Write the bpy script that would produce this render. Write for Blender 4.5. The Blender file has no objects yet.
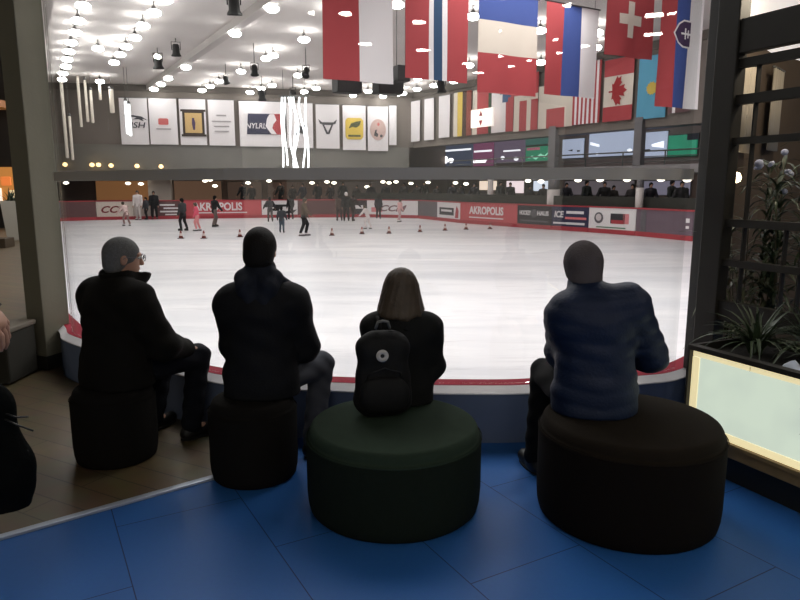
import bpy, bmesh, math, random
import numpy as np
from mathutils import Vector, Matrix, Euler
random.seed(7)
SC = bpy.context.scene
COL = SC.collection
PI = math.pi
# ------------------------------------------------------------------ camera
FPX, CAMZ = 660.0, 1.56
PITCH = math.atan(115 / FPX)
cam_d = bpy.data.cameras.new('camera')
cam_d.sensor_width = 36.0
cam_d.lens = FPX / 800 * 36
cam_d.clip_start = 0.05
cam_d.clip_end = 300
cam = bpy.data.objects.new('camera', cam_d)
COL.objects.link(cam)
cam.location = (0, 0, CAMZ)
cam.rotation_euler = (PI / 2 - PITCH, 0, 0)
SC.camera = cam
SC.view_settings.view_transform = 'Standard'
SC.view_settings.look = 'None'
SC.view_settings.gamma = 1.0
SC.view_settings.exposure = 0.0
SC.cycles.use_denoising = True
SC.cycles.max_bounces = 8
SC.cycles.transparent_max_bounces = 12
SC.cycles.caustics_reflective = False
SC.cycles.caustics_refractive = False
SC.cycles.sample_clamp_indirect = 4.0
w = bpy.data.worlds.new('world'); SC.world = w
w.use_nodes = True
w.node_tree.nodes['Background'].inputs[0].default_value = (0.5, 0.5, 0.55, 1)
w.node_tree.nodes['Background'].inputs[1].default_value = 0.012

def ray(u, v):
    x = (u - 400) / FPX; y = -(v - 300) / FPX
    return Vector((x, math.cos(PITCH) + math.sin(PITCH) * y, -math.sin(PITCH) + math.cos(PITCH) * y))
def onz(u, v, z):
    r = ray(u, v); t = (z - CAMZ) / r.z
    return Vector((r.x * t, r.y * t, z))
def ony(u, v, Y):
    r = ray(u, v); t = Y / r.y
    return Vector((r.x * t, Y, CAMZ + r.z * t))
def onplane(u, v, P, n):          # vertical plane through P (x, y) with normal n (x, y)
    r = ray(u, v); t = (P[0] * n[0] + P[1] * n[1]) / (r.x * n[0] + r.y * n[1])
    return Vector((r.x * t, r.y * t, CAMZ + r.z * t))

# ------------------------------------------------------------------ materials
def lin(c):
    return tuple(((x / 255) / 12.92 if x / 255 <= 0.04045 else ((x / 255 + 0.055) / 1.055) ** 2.4) for x in c)
MATS = {}
def mat(name, rgb, rough=0.6, metal=0.0, emit=0.0, noise=0.0, nscale=8.0, bump=0.0, bscale=40.0, spec=0.5, coat=0.0, sheen=0.0):
    if name in MATS: return MATS[name]
    m = bpy.data.materials.new(name); m.use_nodes = True
    nt = m.node_tree; b = nt.nodes['Principled BSDF']
    c = lin(rgb) + (1,)
    b.inputs['Base Color'].default_value = c
    b.inputs['Roughness'].default_value = rough
    b.inputs['Metallic'].default_value = metal
    b.inputs['Specular IOR Level'].default_value = spec
    b.inputs['Coat Weight'].default_value = coat
    b.inputs['Sheen Weight'].default_value = sheen
    if emit:
        b.inputs['Emission Color'].default_value = c
        b.inputs['Emission Strength'].default_value = emit
    if noise or bump:
        tc = nt.nodes.new('ShaderNodeTexCoord')
    if noise:
        n = nt.nodes.new('ShaderNodeTexNoise'); n.inputs['Scale'].default_value = nscale; n.inputs['Detail'].default_value = 5
        nt.links.new(tc.outputs['Object'], n.inputs['Vector'])
        mx = nt.nodes.new('ShaderNodeMix'); mx.data_type = 'RGBA'
        mx.inputs['A'].default_value = tuple(x * (1 - noise) for x in c[:3]) + (1,)
        mx.inputs['B'].default_value = tuple(min(1, x * (1 + noise)) for x in c[:3]) + (1,)
        nt.links.new(n.outputs['Fac'], mx.inputs['Factor'])
        nt.links.new(mx.outputs['Result'], b.inputs['Base Color'])
    if bump:
        n2 = nt.nodes.new('ShaderNodeTexNoise'); n2.inputs['Scale'].default_value = bscale; n2.inputs['Detail'].default_value = 4
        nt.links.new(tc.outputs['Object'], n2.inputs['Vector'])
        bp = nt.nodes.new('ShaderNodeBump'); bp.inputs['Strength'].default_value = bump; bp.inputs['Distance'].default_value = 0.01
        nt.links.new(n2.outputs['Fac'], bp.inputs['Height'])
        nt.links.new(bp.outputs['Normal'], b.inputs['Normal'])
    MATS[name] = m
    return m

def mat_glass():
    m = bpy.data.materials.new('rink_glass'); m.use_nodes = True
    nt = m.node_tree; nt.nodes.clear()
    out = nt.nodes.new('ShaderNodeOutputMaterial')
    tr = nt.nodes.new('ShaderNodeBsdfTransparent'); tr.inputs[0].default_value = (0.95, 0.96, 0.955, 1)
    gl = nt.nodes.new('ShaderNodeBsdfGlossy'); gl.inputs['Roughness'].default_value = 0.0
    lw = nt.nodes.new('ShaderNodeLayerWeight')
    pw = nt.nodes.new('ShaderNodeMath'); pw.operation = 'POWER'; pw.inputs[1].default_value = 5
    ma = nt.nodes.new('ShaderNodeMath'); ma.operation = 'MULTIPLY_ADD'; ma.inputs[1].default_value = 0.9; ma.inputs[2].default_value = 0.045
    mx = nt.nodes.new('ShaderNodeMixShader')
    nt.links.new(lw.outputs['Facing'], pw.inputs[0]); nt.links.new(pw.outputs[0], ma.inputs[0])
    nt.links.new(ma.outputs[0], mx.inputs[0]); nt.links.new(tr.outputs[0], mx.inputs[1]); nt.links.new(gl.outputs[0], mx.inputs[2])
    nt.links.new(mx.outputs[0], out.inputs[0])
    return m

def mat_tiles():                   # blue vinyl tiles with thin dark seams along the rink's axis
    m = bpy.data.materials.new('blue_vinyl_tiles'); m.use_nodes = True
    nt = m.node_tree; b = nt.nodes['Principled BSDF']
    tc = nt.nodes.new('ShaderNodeTexCoord')
    mp = nt.nodes.new('ShaderNodeMapping'); mp.vector_type = 'POINT'
    mp.inputs['Rotation'].default_value = (0, 0, -math.radians(119.5))
    mp.inputs['Location'].default_value = (0.40, 0.25 + 0.585 * 10, 0)
    br = nt.nodes.new('ShaderNodeTexBrick'); br.offset = 0.45
    br.inputs['Scale'].default_value = 1; br.inputs['Brick Width'].default_value = 1.17; br.inputs['Row Height'].default_value = 0.585
    br.inputs['Mortar Size'].default_value = 0.0026; br.inputs['Mortar Smooth'].default_value = 0.2; br.inputs['Bias'].default_value = -0.6
    br.inputs['Color1'].default_value = lin((42, 90, 154)) + (1,)
    br.inputs['Color2'].default_value = lin((46, 96, 162)) + (1,)
    br.inputs['Mortar'].default_value = lin((18, 40, 82)) + (1,)
    no = nt.nodes.new('ShaderNodeTexNoise'); no.inputs['Scale'].default_value = 60; no.inputs['Detail'].default_value = 6
    mx = nt.nodes.new('ShaderNodeMix'); mx.data_type = 'RGBA'; mx.blend_type = 'OVERLAY'; mx.inputs['Factor'].default_value = 0.10
    nt.links.new(tc.outputs['Object'], mp.inputs['Vector']); nt.links.new(mp.outputs[0], br.inputs['Vector'])
    nt.links.new(tc.outputs['Object'], no.inputs['Vector'])
    nt.links.new(br.outputs['Color'], mx.inputs['A']); nt.links.new(no.outputs['Color'], mx.inputs['B'])
    nt.links.new(mx.outputs['Result'], b.inputs['Base Color'])
    b.inputs['Roughness'].default_value = 0.42; b.inputs['Specular IOR Level'].default_value = 0.15
    return m

def mat_planks(name, c1, c2, cm, rot, wdt=1.4, row=0.14, rough=0.5, mortar=0.004):
    m = bpy.data.materials.new(name); m.use_nodes = True
    nt = m.node_tree; b = nt.nodes['Principled BSDF']
    tc = nt.nodes.new('ShaderNodeTexCoord'); mp = nt.nodes.new('ShaderNodeMapping'); mp.inputs['Rotation'].default_value = (0, 0, rot)
    br = nt.nodes.new('ShaderNodeTexBrick'); br.inputs['Scale'].default_value = 1
    br.inputs['Brick Width'].default_value = wdt; br.inputs['Row Height'].default_value = row; br.inputs['Mortar Size'].default_value = mortar
    br.inputs['Color1'].default_value = lin(c1) + (1,); br.inputs['Color2'].default_value = lin(c2) + (1,); br.inputs['Mortar'].default_value = lin(cm) + (1,)
    no = nt.nodes.new('ShaderNodeTexNoise'); no.inputs['Scale'].default_value = 6; no.inputs['Detail'].default_value = 8
    mx = nt.nodes.new('ShaderNodeMix'); mx.data_type = 'RGBA'; mx.blend_type = 'OVERLAY'; mx.inputs['Factor'].default_value = 0.4
    nt.links.new(tc.outputs['Object'], mp.inputs['Vector']); nt.links.new(mp.outputs[0], br.inputs['Vector']); nt.links.new(mp.outputs[0], no.inputs['Vector'])
    nt.links.new(br.outputs['Color'], mx.inputs['A']); nt.links.new(no.outputs['Color'], mx.inputs['B'])
    nt.links.new(mx.outputs['Result'], b.inputs['Base Color']); b.inputs['Roughness'].default_value = rough
    return m

def mat_ice():
    m = bpy.data.materials.new('scratched_ice'); m.use_nodes = True
    nt = m.node_tree; b = nt.nodes['Principled BSDF']
    tc = nt.nodes.new('ShaderNodeTexCoord')
    mp = nt.nodes.new('ShaderNodeMapping'); mp.inputs['Rotation'].default_value = (0, 0, 0.25); mp.inputs['Scale'].default_value = (0.12, 0.5, 1)
    n1 = nt.nodes.new('ShaderNodeTexNoise'); n1.inputs['Scale'].default_value = 1.3; n1.inputs['Detail'].default_value = 9; n1.inputs['Roughness'].default_value = 0.65; n1.inputs['Distortion'].default_value = 0.8
    cr = nt.nodes.new('ShaderNodeValToRGB')
    cr.color_ramp.elements[0].position = 0.34; cr.color_ramp.elements[0].color = lin((208, 208, 213)) + (1,)
    cr.color_ramp.elements[1].position = 0.6; cr.color_ramp.elements[1].color = lin((236, 234, 236)) + (1,)
    nt.links.new(tc.outputs['Object'], mp.inputs['Vector']); nt.links.new(mp.outputs[0], n1.inputs['Vector'])
    nt.links.new(n1.outputs['Fac'], cr.inputs[0])
    mp2 = nt.nodes.new('ShaderNodeMapping'); mp2.inputs['Rotation'].default_value = (0, 0, -0.3); mp2.inputs['Scale'].default_value = (0.06, 0.9, 1)
    n2 = nt.nodes.new('ShaderNodeTexNoise'); n2.inputs['Scale'].default_value = 2.1; n2.inputs['Detail'].default_value = 4; n2.inputs['Distortion'].default_value = 1.6
    r2 = nt.nodes.new('ShaderNodeValToRGB')
    r2.color_ramp.elements[0].position = 0.485; r2.color_ramp.elements[0].color = (1, 1, 1, 1)
    r2.color_ramp.elements[1].position = 0.515; r2.color_ramp.elements[1].color = (1, 1, 1, 1)
    e = r2.color_ramp.elements.new(0.5); e.color = (0.84, 0.83, 0.84, 1)
    nt.links.new(tc.outputs['Object'], mp2.inputs['Vector']); nt.links.new(mp2.outputs[0], n2.inputs['Vector']); nt.links.new(n2.outputs['Fac'], r2.inputs[0])
    mx = nt.nodes.new('ShaderNodeMix'); mx.data_type = 'RGBA'; mx.blend_type = 'MULTIPLY'; mx.inputs['Factor'].default_value = 1
    nt.links.new(cr.outputs[0], mx.inputs['A']); nt.links.new(r2.outputs[0], mx.inputs['B'])
    nt.links.new(mx.outputs['Result'], b.inputs['Base Color'])
    b.inputs['Roughness'].default_value = 0.35; b.inputs['Specular IOR Level'].default_value = 0.35
    return m

def mat_leafprint():               # backlit cream panel, warmer towards its lamp-lined border, with faint grey leaf print
    m = bpy.data.materials.new('backlit_panel'); m.use_nodes = True
    nt = m.node_tree; b = nt.nodes['Principled BSDF']
    tc = nt.nodes.new('ShaderNodeTexCoord')
    n = nt.nodes.new('ShaderNodeTexNoise'); n.inputs['Scale'].default_value = 3.0; n.inputs['Detail'].default_value = 2
    nt.links.new(tc.outputs['Object'], n.inputs['Vector'])
    cr = nt.nodes.new('ShaderNodeValToRGB')
    cr.color_ramp.elements[0].position = 0.25; cr.color_ramp.elements[0].color = lin((190, 203, 190)) + (1,)
    cr.color_ramp.elements[1].position = 0.55; cr.color_ramp.elements[1].color = lin((206, 220, 202)) + (1,)
    nt.links.new(n.outputs['Fac'], cr.inputs[0])
    nt.links.new(cr.outputs[0], b.inputs['Emission Color']); b.inputs['Emission Strength'].default_value = 0.92
    b.inputs['Base Color'].default_value = (0.25, 0.25, 0.22, 1); b.inputs['Roughness'].default_value = 0.5
    return m

# ------------------------------------------------------------------ mesh helpers
class MB:
    def __init__(s): s.v = []; s.f = []; s.mi = []; s.sm = []
    def add(s, vs, fs, mi=0, smooth=False):
        o = len(s.v); s.v += [tuple(p) for p in vs]
        for f in fs: s.f.append(tuple(i + o for i in f)); s.mi.append(mi); s.sm.append(smooth)
        return s
    def box(s, c, d, R=None, mi=0, bev=0.0):
        x, y, z = d[0] / 2, d[1] / 2, d[2] / 2
        if bev <= 0:
            vs = [Vector((a * x, b * y, e * z)) for a in (-1, 1) for b in (-1, 1) for e in (-1, 1)]
            fs = [(0, 1, 3, 2), (4, 6, 7, 5), (0, 4, 5, 1), (2, 3, 7, 6), (0, 2, 6, 4), (1, 5, 7, 3)]
        else:
            bm = bmesh.new(); bmesh.ops.create_cube(bm, size=1)
            bmesh.ops.scale(bm, vec=d, verts=bm.verts)
            bmesh.ops.bevel(bm, geom=list(bm.edges), offset=bev, segments=2, profile=0.5, affect='EDGES')
            bm.verts.index_update(); vs = [v.co.copy() for v in bm.verts]; fs = [[v.index for v in f.verts] for f in bm.faces]; bm.free()
        if R is not None: vs = [R @ p for p in vs]
        c = Vector(c)
        return s.add([p + c for p in vs], fs, mi)
    def tube(s, path, r, n=10, mi=0, cap=True, r2=None):
        path = [Vector(p) for p in path]; m = len(path); rings = []; vs = []; fs = []
        up = None
        for i, p in enumerate(path):
            t = (path[min(i + 1, m - 1)] - path[max(i - 1, 0)]).normalized()
            if up is None:
                up = Vector((0, 0, 1)) if abs(t.z) < 0.9 else Vector((0, 1, 0))
            a = t.cross(up).normalized(); up = a.cross(t).normalized()
            rr = r if r2 is None else r + (r2 - r) * i / (m - 1)
            for k in range(n):
                th = 2 * PI * k / n
                vs.append(p + (a * math.cos(th) + up * math.sin(th)) * rr)
        for i in range(m - 1):
            for k in range(n):
                fs.append((i * n + k, i * n + (k + 1) % n, (i + 1) * n + (k + 1) % n, (i + 1) * n + k))
        s.add(vs, fs, mi, True)
        if cap:
            o = len(s.v) - len(vs)
            s.f.append(tuple(o + k for k in range(n))[::-1]); s.mi.append(mi); s.sm.append(False)
            s.f.append(tuple(o + (m - 1) * n + k for k in range(n))); s.mi.append(mi); s.sm.append(False)
        return s
    def lathe(s, prof, c=(0, 0, 0), n=32, mi=0, R=None, close=True):
        vs = []; fs = []; c = Vector(c); m = len(prof)
        for r, z in prof:
            for k in range(n):
                th = 2 * PI * k / n; p = Vector((r * math.cos(th), r * math.sin(th), z))
                vs.append((R @ p if R is not None else p) + c)
        for i in range(m - 1):
            for k in range(n):
                fs.append((i * n + k, i * n + (k + 1) % n, (i + 1) * n + (k + 1) % n, (i + 1) * n + k))
        s.add(vs, fs, mi, True); o = len(s.v) - len(vs)
        if close:
            if prof[0][0] > 1e-6: s.f.append(tuple(o + k for k in range(n))[::-1]); s.mi.append(mi); s.sm.append(False)
            if prof[-1][0] > 1e-6: s.f.append(tuple(o + (m - 1) * n + k for k in range(n))); s.mi.append(mi); s.sm.append(False)
        return s
    def prism(s, poly, h0, h1, M=None, mi=0):       # polygon in x, y extruded along z, mapped by M
        n = len(poly)
        vs = [Vector((p[0], p[1], h0)) for p in poly] + [Vector((p[0], p[1], h1)) for p in poly]
        if M is not None: vs = [M @ p for p in vs]
        fs = [tuple(range(n))[::-1], tuple(range(n, 2 * n))] + [(i, (i + 1) % n, n + (i + 1) % n, n + i) for i in range(n)]
        return s.add(vs, fs, mi)
    def sweep(s, path, prof, mi=0, smooth=False, closed=True):   # path [(x, y)], profile [(offset to the left normal, z)]
        vs = []; fs = []; m = len(path); q = len(prof)
        for i, p in enumerate(path):
            p_ = Vector(p[:2]); a = Vector(path[max(i - 1, 0)][:2]); b = Vector(path[min(i + 1, m - 1)][:2])
            t1 = (p_ - a) if i > 0 else (b - p_); t2 = (b - p_) if i < m - 1 else (p_ - a); t1.normalize(); t2.normalize()
            t = (t1 + t2).normalized(); nn = Vector((-t.y, t.x)) / max(0.35, t.dot(t1))
            for off, z in prof: vs.append((p[0] + nn.x * off, p[1] + nn.y * off, z))
        for i in range(m - 1):
            for k in range(q if closed else q - 1):
                fs.append((i * q + k, (i + 1) * q + k, (i + 1) * q + (k + 1) % q, i * q + (k + 1) % q))
        s.add(vs, fs, mi, smooth); o = len(s.v) - len(vs)
        if closed:
            s.f.append(tuple(o + k for k in range(q))); s.mi.append(mi); s.sm.append(False)
            s.f.append(tuple(o + (m - 1) * q + k for k in range(q))[::-1]); s.mi.append(mi); s.sm.append(False)
        return s
    def build(s, name, mats, parent=None, loc=None):
        me = bpy.data.meshes.new(name)
        vs = s.v
        if loc is not None: vs = [(p[0] - loc[0], p[1] - loc[1], p[2] - loc[2]) for p in vs]
        me.from_pydata(vs, [], s.f)
        if not isinstance(mats, (list, tuple)): mats = [mats]
        for m in mats: me.materials.append(m)
        me.polygons.foreach_set('material_index', s.mi); me.polygons.foreach_set('use_smooth', s.sm)
        bm = bmesh.new(); bm.from_mesh(me); bmesh.ops.recalc_face_normals(bm, faces=bm.faces); bm.to_mesh(me); bm.free()
        return link(name, me, parent, loc)

def link(name, me, parent=None, loc=None):
    o = bpy.data.objects.new(name, me); COL.objects.link(o)
    if parent is not None: o.parent = parent
    elif loc is not None: o.location = loc
    return o
def tag(o, label, cat, group=None, kind=None):
    if label: o['label'] = label
    if cat: o['category'] = cat
    if group: o['group'] = group
    if kind: o['kind'] = kind
    return o
def thing(name, label, cat, loc=(0, 0, 0), rz=0.0, group=None):
    o = bpy.data.objects.new(name, None); COL.objects.link(o); o.location = loc; o.rotation_euler = (0, 0, rz); o.empty_display_size = 0.1
    return tag(o, label, cat, group)
def struct(o): o['kind'] = 'structure'; return o
def dup(root, loc, rz=None, label=None, group=None):
    r = root.copy(); COL.objects.link(r); r.location = loc
    if rz is not None: r.rotation_euler = (0, 0, rz)
    if label: r['label'] = label
    if group: r['group'] = group
    for ch in list(root.children):
        c = ch.copy(); COL.objects.link(c); c.parent = r
        for g in list(ch.children):
            d = g.copy(); COL.objects.link(d); d.parent = c
    return r
def catmull(pts, k=10):
    pts = [Vector(p) for p in pts]; out = []
    P = [2 * pts[0] - pts[1]] + pts + [2 * pts[-1] - pts[-2]]
    for i in range(1, len(P) - 2):
        a, b, c, d = P[i - 1], P[i], P[i + 1], P[i + 2]
        for j in range(k):
            t = j / k
            out.append(0.5 * (2 * b + (c - a) * t + (2 * a - 5 * b + 4 * c - d) * t * t + (3 * b - a - 3 * c + d) * t ** 3))
    out.append(pts[-1]); return out
DG = None
def text_part(s, name, mt, parent, M, width, height=None, shear=0.0, depth=0.004, bold=0.0):
    """lettering: a mesh of its own; M maps the text plane (x right, y up, z out) into the parent's space, centred"""
    cu = bpy.data.curves.new('lettering', 'FONT'); cu.body = s; cu.align_x = 'CENTER'; cu.align_y = 'CENTER'
    cu.extrude = 0.5; cu.shear = shear; cu.offset = bold; cu.resolution_u = 3
    t = bpy.data.objects.new('tmp', cu); COL.objects.link(t)
    bpy.context.view_layer.update()
    me = bpy.data.meshes.new_from_object(t.evaluated_get(bpy.context.evaluated_depsgraph_get()))
    bpy.data.objects.remove(t); bpy.data.curves.remove(cu)
    xs = [v.co.x for v in me.vertices]; ys = [v.co.y for v in me.vertices]
    cx, cy = (min(xs) + max(xs)) / 2, (min(ys) + max(ys)) / 2
    sx = width / (max(xs) - min(xs)); sy = sx if height is None else height / (max(ys) - min(ys))
    for v in me.vertices:
        v.co = M @ Vector(((v.co.x - cx) * sx, (v.co.y - cy) * sy, v.co.z * depth * 2))
    me.materials.clear(); me.materials.append(mt)
    return link(name, me, parent)

# ------------------------------------------------------------------ implicit bodies
class Field:
    """signed distance grid of smoothly blended limbs, turned into one continuous surface"""
    def __init__(s, lo, hi, res):
        s.lo = np.array(lo, float); s.res = res
        s.n = np.ceil((np.array(hi) - s.lo) / res).astype(int) + 1
        s.ax = [s.lo[i] + res * np.arange(s.n[i]) for i in range(3)]
        s.F = np.full(s.n, 0.5, np.float32)
    def _win(s, lo, hi):
        a = np.clip(np.floor((np.array(lo) - s.lo) / s.res).astype(int), 0, s.n - 1)
        b = np.clip(np.ceil((np.array(hi) - s.lo) / s.res).astype(int) + 1, 1, s.n)
        sl = tuple(slice(a[i], max(b[i], a[i] + 1)) for i in range(3))
        g = np.meshgrid(*[s.ax[i][sl[i]] for i in range(3)], indexing='ij')
        return sl, g
    def _blend(s, sl, d, k):
        A = s.F[sl]; d = d.astype(np.float32)
        if k > 0:
            h = np.maximum(k - np.abs(A - d), 0) / k
            s.F[sl] = np.minimum(A, d) - h * h * k * 0.25
        else: s.F[sl] = np.minimum(A, d)
    def cap(s, a, b, ra, rb, k=0.03, fdir=None, flat=1.0):
        a = np.array(a, float); b = np.array(b, float); R = max(ra, rb) + 0.05 + k
        sl, (X, Y, Z) = s._win(np.minimum(a, b) - R, np.maximum(a, b) + R)
        P = [X - a[0], Y - a[1], Z - a[2]]; ba = b - a
        if fdir is not None:
            f = np.array(fdir, float); f /= np.linalg.norm(f)
            q = (P[0] * f[0] + P[1] * f[1] + P[2] * f[2]); q0 = ba @ f
            t0 = np.clip((P[0] * ba[0] + P[1] * ba[1] + P[2] * ba[2]) / max(ba @ ba, 1e-9), 0, 1)
            e = (q - t0 * q0) * (1 / flat - 1)
            P = [P[i] + f[i] * e for i in range(3)]
        t = np.clip((P[0] * ba[0] + P[1] * ba[1] + P[2] * ba[2]) / max(ba @ ba, 1e-9), 0, 1)
        d = np.sqrt(sum((P[i] - t * ba[i]) ** 2 for i in range(3))) - (ra + (rb - ra) * t)
        if fdir is not None: d = d * (0.5 + 0.5 * flat)
        s._blend(sl, d, k); return s
    def _elld(s, c, r, R, pad):
        c = np.array(c, float); r = np.array(r, float); m = r.max() + pad
        sl, (X, Y, Z) = s._win(c - m, c + m)
        P = np.stack([X - c[0], Y - c[1], Z - c[2]], -1)
        if R is not None: P = P @ np.array(R)          # world -> local (R columns are local axes)
        k0 = np.sqrt(((P / r) ** 2).sum(-1)) + 1e-9; k1 = np.sqrt(((P / r ** 2) ** 2).sum(-1)) + 1e-9
        return sl, k0 * (k0 - 1) / k1
    def ell(s, c, r, R=None, k=0.03):
        sl, d = s._elld(c, r, R, 0.05 + k); s._blend(sl, d, k); return s
    def cut(s, c, r, R=None, k=0.008):
        sl, d = s._elld(c, r, R, 0.03 + k); A = s.F[sl]; d = -d.astype(np.float32)
        h = np.maximum(k - np.abs(A - d), 0) / k
        s.F[sl] = np.maximum(A, d) + h * h * k * 0.25; return s
    def above(s, z, mask=None):
        Z = s.ax[2][None, None, :]; G = (z - Z).astype(np.float32)
        if mask is None: s.F = np.maximum(s.F, G)
        else:
            X = s.ax[0][:, None, None]; Y = s.ax[1][None, :, None]
            s.F = np.where(mask(X, Y), np.maximum(s.F, G), s.F)
        return s
    def below(s, z): s.F = np.maximum(s.F, (s.ax[2][None, None, :] - z).astype(np.float32)); return s
    def ripple(s, fn):
        X = s.ax[0][:, None, None]; Y = s.ax[1][None, :, None]; Z = s.ax[2][None, None, :]
        s.F = s.F + fn(X, Y, Z).astype(np.float32); return s
    def mesh(s, name, mt, parent=None, relax=1):
        F = s.F; n = F.shape; ins = F < 0
        if not ins.any(): return None
        C = [ins[i:n[0] - 1 + i, j:n[1] - 1 + j, k:n[2] - 1 + k] for i in (0, 1) for j in (0, 1) for k in (0, 1)]
        cnt = sum(c.astype(np.int8) for c in C); act = (cnt > 0) & (cnt < 8)
        idx = np.argwhere(act); V = np.zeros((len(idx), 3)); W = np.zeros(len(idx))
        cr = [(i, j, k) for i in (0, 1) for j in (0, 1) for k in (0, 1)]
        vals = {c: F[idx[:, 0] + c[0], idx[:, 1] + c[1], idx[:, 2] + c[2]].astype(float) for c in cr}
        for a in cr:
            for ax in range(3):
                if a[ax] == 0:
                    b = list(a); b[ax] = 1; b = tuple(b)
                    fa, fb = vals[a], vals[b]; m = (fa < 0) != (fb < 0)
                    t = np.where(m, fa / np.where(m, fa - fb, 1), 0)
                    p = np.array(a, float)[None, :].repeat(len(idx), 0); p[:, ax] += t
                    V += p * m[:, None]; W += m
        V = (V / W[:, None] + idx) * s.res + s.lo
        ID = np.full(act.shape, -1, np.int64); ID[tuple(idx.T)] = np.arange(len(idx))
        quads = []
        for ax in range(3):
            o1, o2 = [(1, 2), (2, 0), (0, 1)][ax]
            sl0 = [slice(None)] * 3; sl1 = [slice(None)] * 3; sl0[ax] = slice(0, -1); sl1[ax] = slice(1, None)
            ch = ins[tuple(sl0)] != ins[tuple(sl1)]
            e = np.argwhere(ch)
            ok = (e[:, o1] > 0) & (e[:, o2] > 0) & (e[:, o1] < n[o1] - 1) & (e[:, o2] < n[o2] - 1); e = e[ok]
            flip = ins[tuple(e.T)]
            def cell(d1, d2):
                c = e.copy(); c[:, o1] -= d1; c[:, o2] -= d2; return ID[tuple(c.T)]
            q = np.stack([cell(1, 1), cell(0, 1), cell(0, 0), cell(1, 0)], 1)
            q[~flip] = q[~flip][:, ::-1]; quads.append(q)
        Q = np.concatenate(quads); Q = Q[(Q >= 0).all(1)]
        for _ in range(relax):
            S = np.zeros_like(V); N = np.zeros(len(V))
            for i in range(4):
                a, b = Q[:, i], Q[:, (i + 1) % 4]
                for j in range(3):
                    S[:, j] += np.bincount(a, V[b, j], len(V)) + np.bincount(b, V[a, j], len(V))
                N += np.bincount(a, minlength=len(V)) + np.bincount(b, minlength=len(V))
            V = V * 0.5 + 0.5 * S / np.maximum(N, 1)[:, None]
        a, b, c, d = V[Q[:, 0]], V[Q[:, 1]], V[Q[:, 2]], V[Q[:, 3]]
        if (np.einsum('ij,ij->i', a, np.cross(b, c)) + np.einsum('ij,ij->i', a, np.cross(c, d))).sum() < 0: Q = np.ascontiguousarray(Q[:, ::-1])
        me = bpy.data.meshes.new(name)
        me.vertices.add(len(V)); me.vertices.foreach_set('co', V.astype(np.float32).ravel())
        me.loops.add(Q.size); me.loops.foreach_set('vertex_index', Q.astype(np.int32).ravel())
        me.polygons.add(len(Q)); me.polygons.foreach_set('loop_start', np.arange(0, Q.size, 4, dtype=np.int32))
        me.polygons.foreach_set('use_smooth', np.ones(len(Q), bool))
        me.update(calc_edges=True); me.validate()
        me.materials.append(mt)
        return link(name, me, parent)

# ------------------------------------------------------------------ people
def V3(*a): return np.array(a, float)
def bounds(J, pad):
    P = np.array([p for p in J.values() if isinstance(p, np.ndarray) and p.shape == (3,)])
    return P.min(0) - pad, P.max(0) + pad
def head_matrix(J):
    return Euler((math.radians(J.get('pitch', 0)), math.radians(J.get('roll', 0)), math.radians(J.get('yaw', 0))), 'XYZ').to_matrix()
def hp(J, x, y, z):                # a point in the head's frame (y = where the face looks)
    return np.array(Vector(J['head']) + head_matrix(J) @ (Vector((x, y, z)) * J.get('hs', 1.0)))

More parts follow.
